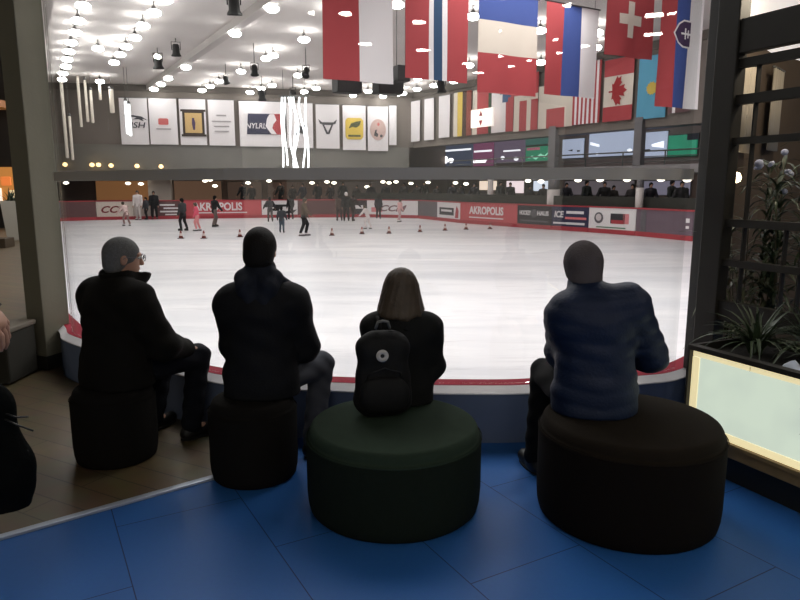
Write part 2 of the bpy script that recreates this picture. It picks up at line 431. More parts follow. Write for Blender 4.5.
def body(root, J, skin, S=1.0, res=0.0055, fingers=True):
    lo, hi = bounds(J, 0.17 * S + 0.03); lo[2] = max(lo[2], 0.005)
    f = Field(lo, hi, res); Hm = np.array(head_matrix(J)); h = J.get('hs', 1.0)
    fw = J.get('fwd', V3(0, 1, 0))
    f.cap(J['pelvis'], J['belly'], .125 * S, .115 * S, .05, fw, .75)
    f.cap(J['belly'], J['chest'], .115 * S, .135 * S, .05, fw, .72)
    f.cap(J['shL'], J['shR'], .06 * S, .06 * S, .07)
    f.cap(J['chest'], J['neck'], .10 * S, .055 * S, .05)
    f.cap(J['neck'], hp(J, 0, -.02, -.05), .056 * S, .052 * S, .03)
    f.ell(hp(J, 0, -.010, .025), V3(.075, .096, .090) * h, Hm, .0)
    f.ell(hp(J, 0, .028, -.048), V3(.057, .062, .066) * h, Hm, .03 * h)
    if res < .012:
        f.cap(hp(J, 0, .088, .012), hp(J, 0, .104, -.022), .010 * h, .014 * h, .012)     # nose
        for sx in (-1, 1):
            f.cut(hp(J, sx * .031, .098, .012), V3(.019, .018, .013) * h, Hm, .012)       # eye sockets
            f.cap(hp(J, sx * .015, .088, .030), hp(J, sx * .048, .076, .028), .010 * h, .008 * h, .014)   # brow
            f.ell(hp(J, sx * .077, -.008, -.004), V3(.010, .020, .031) * h, Hm, .008)     # ears
            f.cut(hp(J, sx * .087, -.003, .000), V3(.006, .010, .016) * h, Hm, .006)
        f.ell(hp(J, 0, .087, -.052), V3(.022, .010, .009) * h, Hm, .008)                  # lips
        f.cut(hp(J, 0, .099, -.052), V3(.022, .006, .0025) * h, Hm, .003)
        f.ell(hp(J, 0, .074, -.092), V3(.022, .020, .016) * h, Hm, .02)                   # chin
    for q in 'LR':
        f.cap(J['sh' + q], J['el' + q], .052 * S, .042 * S, .03)
        f.cap(J['el' + q], J['wr' + q], .042 * S, .029 * S, .02)
        d = J['wr' + q] - J['el' + q]; d = J.get('hd' + q, d / np.linalg.norm(d)); d = d / np.linalg.norm(d)
        n = J.get('hn' + q, V3(0, 0, -1)); n = n - d * (n @ d); n /= np.linalg.norm(n)
        sd = np.cross(d, n); sg = 1 if q == 'L' else -1; sd = sd * sg          # towards the thumb
        wr = J['wr' + q]; k = wr + d * .085 * S
        f.cap(wr + d * .02 * S, k - d * .012, .034 * S, .040 * S, .02, n, .42)
        if fingers:
            for i, (off, ln) in enumerate(((.034, .074), (.011, .083), (-.012, .077), (-.034, .060))):
                b = k + sd * off * S; dd = d + sd * (off * 2.2); dd /= np.linalg.norm(dd)
                m1 = b + dd * ln * .45 * S + n * .010; m2 = b + dd * ln * .78 * S + n * .032; m3 = b + dd * ln * .92 * S + n * .052
                f.cap(b - d * .012, m1, .0098 * S, .0088 * S, .004); f.cap(m1, m2, .0088 * S, .0082 * S, .003); f.cap(m2, m3, .0082 * S, .0074 * S, .003)
            tb = wr + d * .030 * S + sd * .028 * S; t1 = tb + (d * .028 + sd * .028 + n * .012) * S; t2 = t1 + (d * .034 + sd * .006 + n * .014) * S
            f.cap(tb, t1, .016 * S, .012 * S, .012); f.cap(t1, t2, .012 * S, .009 * S, .003)
        else:
            f.cap(k - d * .01, k + d * .06 * S, .036 * S, .026 * S, .01, n, .5)
        f.cap(J['hip' + q], J['kn' + q], .082 * S, .055 * S, .04)
        f.cap(J['kn' + q], J['an' + q], .055 * S, .036 * S, .02)
        f.cap(J['an' + q] - V3(0, 0, .02), J['to' + q], .036 * S, .028 * S, .02)
    o = f.mesh('body', skin, root)
    if res < .012:
        for sx in (-1, 1):
            e = MB(); e.lathe([(0.0001, -.011 * h), (.0078 * h, -.0078 * h), (.011 * h, 0), (.0078 * h, .0078 * h), (.0001, .011 * h)], hp(J, sx * .031, .082, .012), 16, close=False)
            p = MB(); p.lathe([(.0052 * h, 0), (.0001, .002)], hp(J, sx * .031, .0925, .012), 14, R=Matrix(Hm.tolist()) @ Matrix.Rotation(-PI / 2, 3, 'X'))
            eo = e.build('eye', MATS['eye_white'], root); p.build('iris', MATS['eye_dark'], eo)
    return o

def jacket(root, J, mt, S=1.0, res=.009, t=.035, hem=None, hemr=.0, seat=None, waist=.155, fold=.004, quilt=0.0, name='jacket', sleeve_to=.97, hood=None, collar=None):
    lo, hi = bounds({k: J[k] for k in ('pelvis', 'belly', 'chest', 'neck', 'shL', 'shR', 'elL', 'elR', 'wrL', 'wrR')}, .22 * S)
    if hem is not None: lo[2] = min(lo[2], hem - .03)
    f = Field(lo, hi, res); fw = J.get('fwd', V3(0, 1, 0))
    f.cap(J['pelvis'], J['belly'], (waist + hemr) * S, (waist - .01) * S, .05, fw, .78)
    f.cap(J['belly'], J['chest'], (waist - .01) * S, (.14 + t) * S, .05, fw, .76)
    if hem is not None:
        b = J['pelvis'].copy(); b[2] = hem
        f.cap(b, J['pelvis'], (waist + hemr + .01) * S, (waist + hemr) * S, .03, fw, .82)
    f.cap(J['shL'], J['shR'], (.062 + t * .7) * S, (.062 + t * .7) * S, .09)
    f.cap(J['chest'], J['neck'], (.125 + t * .3) * S, (.066 + t * .35) * S, .07)
    for q in 'LR':
        f.cap(J['sh' + q], J['el' + q], (.052 + t) * S, (.048 + t * .8) * S, .05)
        e = J['el' + q] + (J['wr' + q] - J['el' + q]) * sleeve_to
        f.cap(J['el' + q], e, (.048 + t * .75) * S, (.036 + t * .45) * S, .03)
    if hood == 'down':
        n = J['neck']
        f.cap(n + V3(-.075, -.05, .045), n + V3(.075, -.05, .045), .050, .050, .04)
        f.cap(n + V3(0, -.01, .0), n + V3(0, .0, .085), .090, .084, .03)
        f.ell(n + V3(0, -.095, -.075), (.125, .060, .11), None, .03)
        f.cap(n + V3(-.085, -.04, .03), n + V3(-.125, .05, -.045), .040, .034, .02)
        f.cap(n + V3(.085, -.04, .03), n + V3(.135, .05, -.040), .040, .034, .02)
    if collar:
        n = J['neck']; f.cap(n, n + V3(*collar), .075 * S, .080 * S, .03)
    if fold:
        c = J['chest']
        def fn(X, Y, Z):
            a = np.sin(X * 23 + Z * 31 + 2.2 * np.sin(Z * 9 + Y * 7)) + .7 * np.sin(Z * 47 - X * 19 + 1.7 * np.sin(X * 13))
            return fold * a * .6
        f.ripple(fn)
    if quilt: f.ripple(lambda X, Y, Z: quilt * (np.abs(np.sin((Z - .12 * np.abs(X)) * 3.14159 / .075)) ** .6 - .8) * -1 + 0 * X + 0 * Y)
    if seat is not None: f.above(seat)
    elif hem is not None: f.above(hem)
    return f.mesh(name, mt, root)

def trousers(root, J, mt, S=1.0, res=.009, t=.016, seat=None, seatmask=None, fold=.003, to=1.0):
    lo, hi = bounds({k: J[k] for k in ('pelvis', 'hipL', 'hipR', 'knL', 'knR', 'anL', 'anR')}, .16 * S)
    f = Field(lo, hi, res)
    f.cap(J['pelvis'], J['pelvis'] + V3(0, 0, .04), .145 * S, .14 * S, .05, J.get('fwd', V3(0, 1, 0)), .8)
    for q in 'LR':
        f.cap(J['hip' + q], J['kn' + q], (.085 + t) * S, (.058 + t) * S, .04)
        e = J['kn' + q] + (J['an' + q] - J['kn' + q]) * to
        f.cap(J['kn' + q], e, (.057 + t) * S, (.045 + t) * S, .02)
    if fold: f.ripple(lambda X, Y, Z: fold * np.sin(Z * 60 + 3 * np.sin(X * 21) + Y * 25))
    if seat is not None: f.above(seat, seatmask)
    return f.mesh('trousers', mt, root)

def shoe(root, J, q, mt, sole, S=1.0, res=.008):
    a, b = J['an' + q], J['to' + q]
    lo = np.minimum(a, b) - .09; hi = np.maximum(a, b) + .11
    f = Field(lo, hi, res); d = b - a; d[2] = 0; d /= np.linalg.norm(d); z0 = J.get('z0', 0.0)
    heel = V3(a[0], a[1], z0 + .035) - d * .035 * S; toe = V3(b[0], b[1], z0 + .035)
    f.cap(heel, toe, .043 * S, .040 * S, .02); f.cap(V3(a[0], a[1], z0 + .12 * S), heel + d * .03, .048 * S, .042 * S, .03)
    f.above(z0 + .012)
    o = f.mesh('shoe', mt, root)
    g = MB(); side = Vector((-d[1], d[0], 0)); pts = []
    for k in range(24):
        th = 2 * PI * k / 24; L = Vector(toe) - Vector(heel); c = (Vector(heel) + Vector(toe)) / 2
        p = c + Vector(d) * (L.length / 2 + .042 * S) * math.cos(th) + side * .044 * S * math.sin(th); pts.append((p.x, p.y))
    g.prism(pts, z0 + .001, z0 + .014); g.build('sole', sole, o)
    return o

def hair_cap(root, J, mt, res=.006, long=0.0, name='hair', thick=.010, up=.0):
    h = J.get('hs', 1.0); Hm = np.array(head_matrix(J)); c = J['head']
    f = Field(c - V3(.2, .2, .17 + long) * max(h, .6), c + V3(.2, .2, .19) * max(h, .6), res)
    f.ell(hp(J, 0, -.012, .028 + up), V3(.075 + thick, .097 + thick, .091 + thick) * h, Hm, 0)
    f.ell(hp(J, 0, -.045, -.03), V3(.070 + thick, .058 + thick, .075) * h, Hm, .02)
    if long:
        f.cap(hp(J, 0, -.03, .04), hp(J, 0, -.045, -.085 - long), .080 * h, (.120 + .25 * long) * h, .05, np.array(head_matrix(J) @ Vector((0, 1, 0))), .72)
        for sx in (-1, 1): f.cap(hp(J, sx * .07, -.01, .02), hp(J, sx * .100, .0, -.08 - long * .8), .030 * h, .045 * h, .03)
        f.cut(hp(J, 0, .12, -.04), V3(.070, .085, .105) * h, Hm, .02)
        zb = hp(J, 0, 0, -.098 - long)[2]; X0 = f.ax[0][:, None, None]; Y0 = f.ax[1][None, :, None]; Z0 = f.ax[2][None, None, :]; dz = (zb + .5 * np.abs(X0 - c[0]) ** 1.5 + .006 * np.sin(X0 * 60 + Y0 * 40) - Z0); f.F = -np.log(np.exp(-np.clip(f.F, -.2, .2) / .012) ** -1 + np.exp(np.clip(dz, -.2, .2) / .012)) * -.012; f.F = f.F.astype(np.float32)
        f.ripple(lambda X, Y, Z: .0013 * np.sin(np.arctan2(X - c[0], -(Y - c[1])) * 21 + 5 * np.sin(Z * 9)) + .001 * np.sin(np.arctan2(X - c[0], -(Y - c[1])) * 47 + 7 * np.sin(Z * 13)))
    else:
        f.cut(hp(J, 0, .115, -.035), V3(.085, .085, .085) * h, Hm, .01)
        f.cut(hp(J, 0, .06, -.09), V3(.12, .075, .06) * h, Hm, .01)
    return f.mesh(name, mt, root)

def beanie(root, J, mt, res=.006, low=-.055, name='beanie'):
    h = J.get('hs', 1.0); Hm = np.array(head_matrix(J)); c = J['head']
    f = Field(c - V3(.2, .2, .2) * max(h, .6), c + V3(.2, .2, .22) * max(h, .6), res)
    f.ell(hp(J, 0, -.012, .032), V3(.092, .112, .108) * h, Hm, 0)
    f.cap(hp(J, 0, -.02, .02), hp(J, 0, -.03, -.06), .095 * h, .090 * h, .03)
    n = np.array(head_matrix(J) @ Vector((0, -.38, 1))); n /= np.linalg.norm(n); p0 = hp(J, 0, 0, low)
    X = f.ax[0][:, None, None]; Y = f.ax[1][None, :, None]; Z = f.ax[2][None, None, :]
    f.F = np.maximum(f.F, (-((X - p0[0]) * n[0] + (Y - p0[1]) * n[1] + (Z - p0[2]) * n[2])).astype(np.float32))
    f.ripple(lambda X, Y, Z: .0012 * np.sin(np.arctan2(X - c[0], Y - c[1]) * 60))
    o = f.mesh(name, mt, root)
    return o

# ------------------------------------------------------------------ palette
M_coat_black = mat('black_wool_coat', (20, 18, 15), .9, bump=.25, bscale=160, spec=.15)
M_coat_dark = mat('black_padded_cloth', (16, 17, 21), .75, bump=.2, bscale=90, spec=.2)
M_coat_woman = mat('dark_parka_cloth', (19, 20, 20), .8, bump=.2, bscale=90, spec=.2)
M_coat_navy = mat('navy_jacket_cloth', (16, 30, 57), .6, bump=.25, bscale=70, spec=.3)
M_jeans = mat('dark_denim', (20, 22, 29), .85, bump=.2, bscale=200, spec=.15)
M_grey_trouser = mat('grey_trouser_cloth', (74, 76, 84), .85, bump=.2, bscale=150, spec=.15)
M_black_trouser = mat('black_trouser_cloth', (17, 17, 19), .85, spec=.15)
M_skin = mat('skin', (176, 134, 112), .55, noise=.08, nscale=30)
mat('eye_white', (225, 220, 214), .25); mat('eye_dark', (40, 30, 24), .2)
M_hair_dark = mat('dark_hair', (20, 17, 15), .7, bump=.3, bscale=120, spec=.2)
M_hair_grey = mat('short_grey_hair', (104, 104, 104), .8, noise=.35, nscale=70, bump=.35, bscale=140, spec=.2)
M_hair_brown = mat('brown_hair', (76, 65, 53), .55, noise=.3, nscale=25, bump=.3, bscale=60, spec=.35)
M_beanie = mat('grey_knit', (88, 82, 84), .95, bump=.4, bscale=220, spec=.1)
M_shoe = mat('black_shoe_leather', (15, 14, 14), .5)
M_sole = mat('dark_rubber', (24, 23, 22), .8)
M_otto_green = mat('green_felt_shaded_side', (25, 32, 26), .95, noise=.15, nscale=40, bump=.2, bscale=250, spec=.1)  # side felt darkened for shade; the top has a lighter copy
M_otto_brown = mat('brown_felt_shaded_side', (19, 15, 12), .95, noise=.15, nscale=40, bump=.2, bscale=250, spec=.1)  # shade of the sides put into this brown
M_otto_black = mat('black_felt', (22, 20, 18), .95, noise=.15, nscale=40, bump=.2, bscale=250, spec=.1)
M_metal_grey = mat('grey_painted_metal', (104, 102, 102), .5, spec=.4); M_rail = mat('satin_aluminium_rail', (196, 192, 188), .6, spec=.4)
M_metal_dark = mat('dark_painted_metal', (96, 96, 92), .55)
M_black = mat('black_plastic', (14, 14, 14), .5)
M_white = mat('white_panel', (226, 222, 222), .5)
M_white_cloth = mat('white_banner_cloth', (240, 235, 236), .8)
M_cream_cloth = mat('cream_flag_cloth', (222, 212, 198), .8)
M_red = mat('red_flag_cloth', (176, 70, 74), .8)
M_redboard = mat('red_board', (186, 76, 82), .5)
M_redkick = mat('red_kick_strip', (164, 54, 62), .5)
M_blue = mat('blue_flag_cloth', (64, 84, 150), .8)
M_navy = mat('navy_print', (38, 40, 70), .6)
M_lblue = mat('light_blue_flag_cloth', (96, 166, 196), .8)
M_yellow = mat('yellow_flag_cloth', (226, 196, 90), .8)
M_brownblack = mat('brown_black_cloth', (70, 52, 44), .8)
M_darkgreen = mat('dark_green_cloth', (44, 74, 52), .8)
M_greyboard = mat('grey_board', (92, 88, 92), .5)
M_maroon = mat('maroon_board', (92, 62, 62), .5)
M_blackboard = mat('black_board', (44, 40, 46), .5)
M_pillar = mat('grey_olive_plaster', (116, 113, 97), .85, noise=.12, nscale=3, bump=.1)
M_post = mat('dark_stained_post', (26, 26, 22), .6)
M_wood_dark = mat('dark_stained_wood', (34, 30, 22), .55, noise=.3, nscale=9)
M_wood_frame = mat('brown_wood_frame', (128, 106, 70), .5, noise=.25, nscale=14)
M_lamp = mat('lamp_glow', (255, 253, 251), .5, emit=36)
M_neon = mat('white_tube_glow', (250, 252, 255), .5, emit=2.2)
M_pendant = mat('pendant_glow', (255, 246, 225), .5, emit=4.0)
M_warm = mat('warm_lamp_glow', (255, 214, 150), .5, emit=3.0)
M_tube = mat('dim_tube_glow', (214, 204, 190), .5, emit=.32)

# ------------------------------------------------------------------ the barrier, its glass and the floors
ZS = 0.31
bar_px = [(58, 331), (74, 345), (210, 382.5), (335, 392), (480, 395), (550, 393), (641, 385), (682, 379)]
bar_pts = [Vector((-18.3, 33.0)), Vector((-12.95, 23.5)), Vector((-7.95, 14.6)), Vector((-5.15, 9.3)), Vector((-3.83, 6.9))] + [onz(u, v, ZS).to_2d() for u, v in bar_px] + [Vector((2.3, 4.62)), Vector((2.9, 5.4)), Vector((3.8, 6.8))]
bar = catmull(bar_pts, 8)
g = MB(); g.sweep(bar, [(.012, 0), (.012, ZS), (.165, ZS), (.165, -.5), (.012, -.5)]); struct(g.build('wall_front', mat('barrier_blue_grey', (104, 118, 146), .55, spec=.4)))
g = MB(); g.sweep(bar, [(0, ZS), (0, ZS + .008), (.05, ZS + .045), (.05, ZS)]); struct(g.build('trim_1', mat('white_sill_strip', (244, 242, 246), .45)))
g = MB(); g.sweep(bar, [(.0501, ZS), (.0501, ZS + .046), (.175, ZS + .046), (.175, ZS - .0), ]); struct(g.build('trim_2', mat('red_sill_cap', (136, 30, 48), .8, spec=.15)))
i0 = min(range(len(bar)), key=lambda i: (bar[i] - Vector((-2.85, 5.46))).length); i1 = min(range(len(bar)), key=lambda i: (bar[i] - Vector((1.93, 4.20))).length)
front = bar[i0:i1 + 1]
win = thing('window_1', None, None, (0, 0, 0)); struct(win)
MG = mat_glass()
g = MB(); g.sweep(front, [(.085, ZS + .047), (.085, 3.38), (.097, 3.38), (.097, ZS + .047)]); g.build('glass_pane', MG, win)
g = MB(); g.sweep(front, [(.055, 1.592), (.055, 1.660), (.125, 1.660), (.125, 1.592)]); g.build('window_rail', M_rail, win)
pm = front[-1]; g = MB(); g.box((pm.x + .075, pm.y + .06, ZS + .046 + 1.515), (.115, .10, 3.03), Matrix.Rotation(math.radians(27), 3, 'Z'), bev=.006); g.build('window_frame', mat('dark_grey_frame', (66, 66, 63), .6), win)
win2 = thing('window_2', None, None, (0, 0, 0)); struct(win2)
g = MB(); g.sweep(bar[24:i0 - 1], [(.085, ZS + .047), (.085, 3.38), (.097, 3.38), (.097, ZS + .047)]); g.build('glass_pane', MG, win2)

# mall floor: blue vinyl to the right of a pale metal strip, wood to the left
e0, e1 = Vector((-1.78, 2.71)), Vector((-1.02, 3.31)); ed = (e1 - e0).normalized()
A_ = e0 - ed * 9; B_ = e0 + ed * 1.36
near = [p for p in bar if p.x > B_.x - .0 and p.y < 6.5]
poly = [A_, B_] + [Vector((p.x, p.y + .02)) for p in near] + [Vector((5.2, 6.2)), Vector((6.5, 5)), Vector((6.5, -9)), Vector((-8, -9)), Vector((-9, -4))]
def flat(name, poly, z0, z1, m):
    g = MB(); g.prism([(p[0], p[1]) for p in poly], z0, z1); return struct(g.build(name, m))
flat('floor', poly, -.06, 0.0, mat_tiles())
lp = [p for p in bar if p.x <= B_.x]
poly2 = [A_, Vector((-9, -4)), Vector((-16, 6)), Vector((-24, 20)), Vector((-27, 38)), Vector((-20.5, 38))] + [Vector((p.x - .0, p.y + .0)) for p in lp] + [B_]
flat('floor_wood', poly2, -.06, -.001, mat_planks('wood_floor_planks', (92, 78, 54), (80, 68, 48), (50, 42, 30), math.radians(28), 1.5, .16, .45))
g = MB(); g.sweep([A_, B_], [(-.0, 0), (-.0, .012), (.006, .014), (.034, .014), (.04, .012), (.04, 0)]); struct(g.build('trim_3', mat('pale_metal_edge', (168, 176, 190), .35, metal=.3)))

# ------------------------------------------------------------------ the rink
ZI = -0.5
_bl = [(62, 221.2), (100, 220), (160, 219.2), (250, 218), (340, 217.2), (400, 217.2), (418, 218.4), (437, 220.4), (460, 223), (517, 227.3), (551, 229.8), (588, 232.2), (635, 235.8), (692, 241.4)]
def bline(u):
    for (a, va), (b, vb) in zip(_bl, _bl[1:]):
        if u <= b: return va + (vb - va) * (u - a) / (b - a)
    return _bl[-1][1]
def bpt(u): return onz(u, bline(u), ZI)
ends = [62, 97, 134, 158, 183, 262, 298, 352, 367, 418, 437, 460, 517, 551, 588, 635, 692]
bcurve = [Vector((-18.9, 34.5))] + [bpt(u).to_2d() for u in ends] + [Vector((12.6, 21.0)), Vector((13.2, 16.5))]
ice_poly = [p + Vector((0, .05)) for p in bar if p.y < 34] + [Vector((8, 8.0)), Vector((12, 12))] + bcurve[::-1]
flat('ground_ice', ice_poly, ZI - .08, ZI, mat_ice())
# rink boards, one lift-out panel after another
def rink_board(A, B, label, face, marks=(), cap=None, group=None, thick=.10, cat='board', kick=True):
    A = Vector((A[0], A[1], ZI)); B = Vector((B[0], B[1], ZI)); L = (B - A).length; t = (B - A).normalized(); n = Vector((t.y, -t.x, 0))
    c = (A + B) / 2; r = thing('rink_board', label, cat, c, 0, group)
    R = Matrix((t, Vector((0, 0, 1)), n)).transposed()
    def bx(x, y, z, dx, dy, dz): return (R @ Vector((x, y, z)), (dx, dy, dz))
    g = MB(); p, d = bx(0, .55, -thick / 2, L - .02, 1.08, thick); g.box(p, d, R); g.build('panel', face, r)
    g = MB(); p, d = bx(0, 1.12, -thick / 2, L - .02, .06, thick + .06); g.box(p, d, R); g.build('cap_rail', cap or M_redkick, r)
    if kick:
        g = MB(); p, d = bx(0, .10, .008, L - .02, .19, .016); g.box(p, d, R); g.build('kick_strip', M_redkick, r)
    for mk in marks:
        k = mk[0]
        if k == 'text':
            _, s, fx, y, wf, h, m, sh = mk
            M = Matrix.Translation(R @ Vector((fx * L / 2, y, .006))) @ R.to_4x4()
            text_part(s, 'lettering', m, r, M, wf * L, h, sh, .006, .03)
        elif k == 'bar':
            _, nm, fx, y, wf, h, m = mk[:7]
            g = MB(); p, d = bx(fx * L / 2, y, .004 + (mk[7] if len(mk) > 7 else 0), wf * L, h, .012); g.box(p, d, R); g.build(nm, m, r)
        elif k == 'disc':
            _, nm, fx, y, rad, m = mk[:6]
            g = MB(); g.lathe([(rad, 0), (rad, .012 + (mk[6] if len(mk) > 6 else 0))], R @ Vector((fx * L / 2, y, 0)), 24, R=R); g.build(nm, m, r)
        elif k == 'poly':
            _, nm, fx, y, pts, m = mk
            M = Matrix.Translation(R @ Vector((fx * L / 2, y, 0))) @ R.to_4x4(); g = MB(); g.prism(pts, 0, .018, M); g.build(nm, m, r)
    return r
W_, K_ = M_white, M_black
BP = [bpt(u) for u in ends]
rink_board((-18.9, 34.5), BP[0], 'plain grey rink board running off behind the left pillar', M_greyboard)
rink_board(BP[0], BP[1], 'plain dark grey rink board at the left corner beside the first sponsor panel', M_maroon)
rink_board(BP[1], BP[2], 'cream rink board with slanted dark red letters, leftmost of the lettered boards', mat('cream_board', (214, 202, 190), .5), [('text', 'CCM', 0, .62, .74, .42, mat('dark_red_print', (120, 40, 48), .6), .35)])
rink_board(BP[2], BP[3], 'pale rink gate panel behind the pale skaters at left', mat('pale_gate', (190, 178, 170), .5), [('bar', 'gate_post', -.5, .55, .08, .9, M_blackboard), ('bar', 'gate_post', .5, .55, .08, .9, M_blackboard)])
rink_board(BP[3], BP[4], 'dark rink board with four white text bars beside a red panel', M_maroon, [('bar', 'small_print', -.2, .86, .6, .09, W_), ('bar', 'small_print', .1, .66, .6, .09, W_), ('bar', 'small_print', -.1, .46, .7, .09, W_), ('bar', 'small_print', .1, .28, .5, .07, W_)])
rink_board(BP[4], BP[5], 'red rink board with a white mall name, farther of the two red ones', M_redboard, [('text', 'AKROPOLIS', -.12, .74, .62, .50, W_, 0), ('bar', 'small_print', 0, .36, .62, .07, W_)])
rink_board(BP[5], BP[6], 'white rink board with black slanted wing logo on the far end', W_, [('poly', 'logo', 0, .58, [(-.95, .26), (.85, .26), (.62, .12), (.2, .12), (-.1, -.14), (-.62, -.14), (-.3, .08), (-.9, .08)], K_), ('poly', 'logo', .3, .50, [(-.2, -.12), (.75, .02), (.5, -.2), (-.1, -.26)], M_blackboard)])
rink_board(BP[6], BP[7], 'long plain maroon brown rink board on the far end', M_maroon)
rink_board(BP[7], BP[8], 'short black rink board with one line of white text', M_blackboard, [('bar', 'small_print', 0, .66, .7, .22, W_)])
rink_board(BP[8], BP[9], 'white rink board with grey slanted letters at the corner where the end meets the side', W_, [('text', 'CCM', .05, .60, .52, .40, mat('grey_red_print', (120, 86, 92), .6), .35), ('bar', 'accent_bar', -.6, .5, .22, .3, mat('pink_print', (214, 130, 134), .6))])
rink_board(BP[9], BP[10], 'short plain dark grey rink board between two white panels', M_greyboard)
rink_board(BP[10], BP[11], 'white rink board with black box, white text and red flame mark', W_, [('bar', 'logo_box', -.15, .58, .62, .42, M_blackboard), ('bar', 'small_print', -.15, .62, .46, .12, W_, .004), ('poly', 'logo', .72, .55, [(-.18, -.3), (.18, -.3), (.22, .1), (0, .36), (-.12, .05)], M_redkick)])
rink_board(BP[11], BP[12], 'red rink board with a white mall name, nearer of the two red ones', M_redboard, [('text', 'AKROPOLIS', -.05, .74, .60, .42, W_, 0), ('bar', 'small_print', -.05, .36, .60, .06, W_)])
rink_board(BP[12], BP[13], 'dark rink board with two white words, a round crest and a small line', M_blackboard, [('text', 'HOCKEY', -.52, .74, .34, .22, W_, 0), ('text', 'HAUS', .52, .74, .32, .22, W_, 0), ('disc', 'crest', 0, .72, .20, M_greyboard), ('bar', 'small_print', 0, .36, .8, .08, M_greyboard)])
rink_board(BP[13], BP[14], 'navy rink board with big white letters ICE and white and red text bars', M_navy, [('text', 'ICE', -.58, .74, .26, .30, W_, .15), ('bar', 'small_print', -.55, .34, .34, .08, W_), ('bar', 'small_print', .28, .84, .46, .12, W_), ('bar', 'small_print', .32, .58, .56, .10, mat('salmon_print', (220, 120, 120), .6)), ('bar', 'small_print', .30, .34, .5, .10, W_)])
rink_board(BP[14], BP[15], 'white rink board with round crest, dark red box and green line', W_, [('disc', 'crest', -.55, .66, .24, M_greyboard), ('disc', 'crest_face', -.55, .68, .15, mat('pale_print', (206, 196, 196), .6), .004), ('bar', 'logo_box', .26, .66, .30, .42, M_blackboard), ('bar', 'accent_bar', .26, .52, .26, .16, M_redkick, .004), ('bar', 'accent_bar', .60, .66, .12, .42, mat('pink_print', (214, 130, 134), .6)), ('bar', 'small_print', -.02, .27, .62, .05, mat('green_print', (70, 120, 84), .6))])
rink_board(BP[15], BP[16], 'dark translucent rink gate section nearest the right pillar', mat('dark_gate', (104, 88, 98), .25), [('bar', 'gate_post', -.72, .6, .1, .95, M_greyboard), ('bar', 'latch', .82, .75, .06, .16, W_), ('bar', 'latch', .82, .5, .05, .1, W_)])
rink_board(BP[16], (12.6, 21.0), 'plain dark rink board hidden mostly by the right pillar', M_greyboard)

# the hall: upper fascias, gallery slabs, back walls, ceiling
F0, DF = Vector((-18.6, 43.1)), Vector((.979, .202)); R0, DR = Vector((10.6, 31.6)), Vector((.529, -.849))
den = DF.x * DR.y - DF.y * DR.x; dlt = R0 - F0
sF = (dlt.x * DR.y - dlt.y * DR.x) / den; CORN = F0 + DF * sF
NF, NR = Vector((-DF.y, DF.x)), Vector((-DR.y, DR.x))
WP = [F0 - DF * 9, CORN, R0 + DR * 19]
g = MB(); g.sweep(WP, [(0, 4.12), (0, 7.95), (.3, 7.95), (.3, 4.12)]); struct(g.build('wall_back', mat('grey_fascia', (120, 112, 105), .8, noise=.15, nscale=.8)))
g = MB(); g.sweep(WP, [(-.12, 7.42), (-.12, 7.80), (0, 7.80), (0, 7.42)]); struct(g.build('trim_4', mat('dark_fascia_beam', (92, 86, 80), .7)))
g = MB(); g.sweep(WP, [(-.15, 2.10), (-.15, 2.45), (6, 2.45), (6, 2.10)]); struct(g.build('trim_5', mat('grey_gallery_slab', (142, 138, 138), .7)))
g = MB(); g.sweep(WP, [(6, -.5), (6, 7.95), (6.3, 7.95), (6.3, -.5)]); struct(g.build('wall_gallery', mat('gallery_back_wall', (140, 124, 116), .8, noise=.35, nscale=.5)))
g = MB(); g.sweep(WP, [(.3, 4.6), (.3, 4.7), (6, 4.7), (6, 4.6)]); struct(g.build('ceiling_gallery', mat('gallery_ceiling', (110, 112, 122), .7)))
g = MB(); g.sweep([WP[0], CORN - DF * .3], [(.02, 2.45), (.02, 4.12), (.12, 4.12), (.12, 2.45)]); struct(g.build('window_3', mat('dim_gallery_glazing', (128, 126, 120), .3, noise=.3, nscale=.6)))
g = MB(); g.sweep(bcurve, [(.13, -.5), (.13, 0), (9, 0), (9, -.5)]); struct(g.build('floor_gallery', mat('gallery_floor', (70, 60, 54), .6)))
g = MB(); g.prism([(-34, 4), (-34, 56), (24, 56), (24, 4)], 7.8, 7.9); struct(g.build('ceiling', mat('grey_hall_ceiling', (226, 220, 216), .9, noise=.16, nscale=.35)))
AX = Vector((-.5, .866)); BX = Vector((.866, .5))
for i, (bo, cc) in enumerate(((-5, (206, 200, 196)), (1.5, (216, 210, 206)), (8, (206, 200, 196)))):
    p = BX * bo + AX * 17; q = p + AX * 32
    g = MB(); g.sweep([p, q], [(-.18, 7.5), (-.18, 7.8), (.18, 7.8), (.18, 7.5)]); struct(g.build('ceiling_beam', mat('ceiling_beam_%d' % i, cc, .8)))
g = MB(); g.sweep([Vector((-19, 19)), WP[0]], [(0, -.5), (0, 7.9), (.3, 7.9), (.3, -.5)]); struct(g.build('wall_left', mat('dark_left_wall', (70, 62, 52), .8, noise=.3, nscale=.6)))
g = MB(); g.sweep([R0 + DR * 19, Vector((20, 4.6))], [(0, -.5), (0, 7.9), (.3, 7.9), (.3, -.5)]); struct(g.build('wall_side', mat('grey_fascia', (112, 106, 102))))
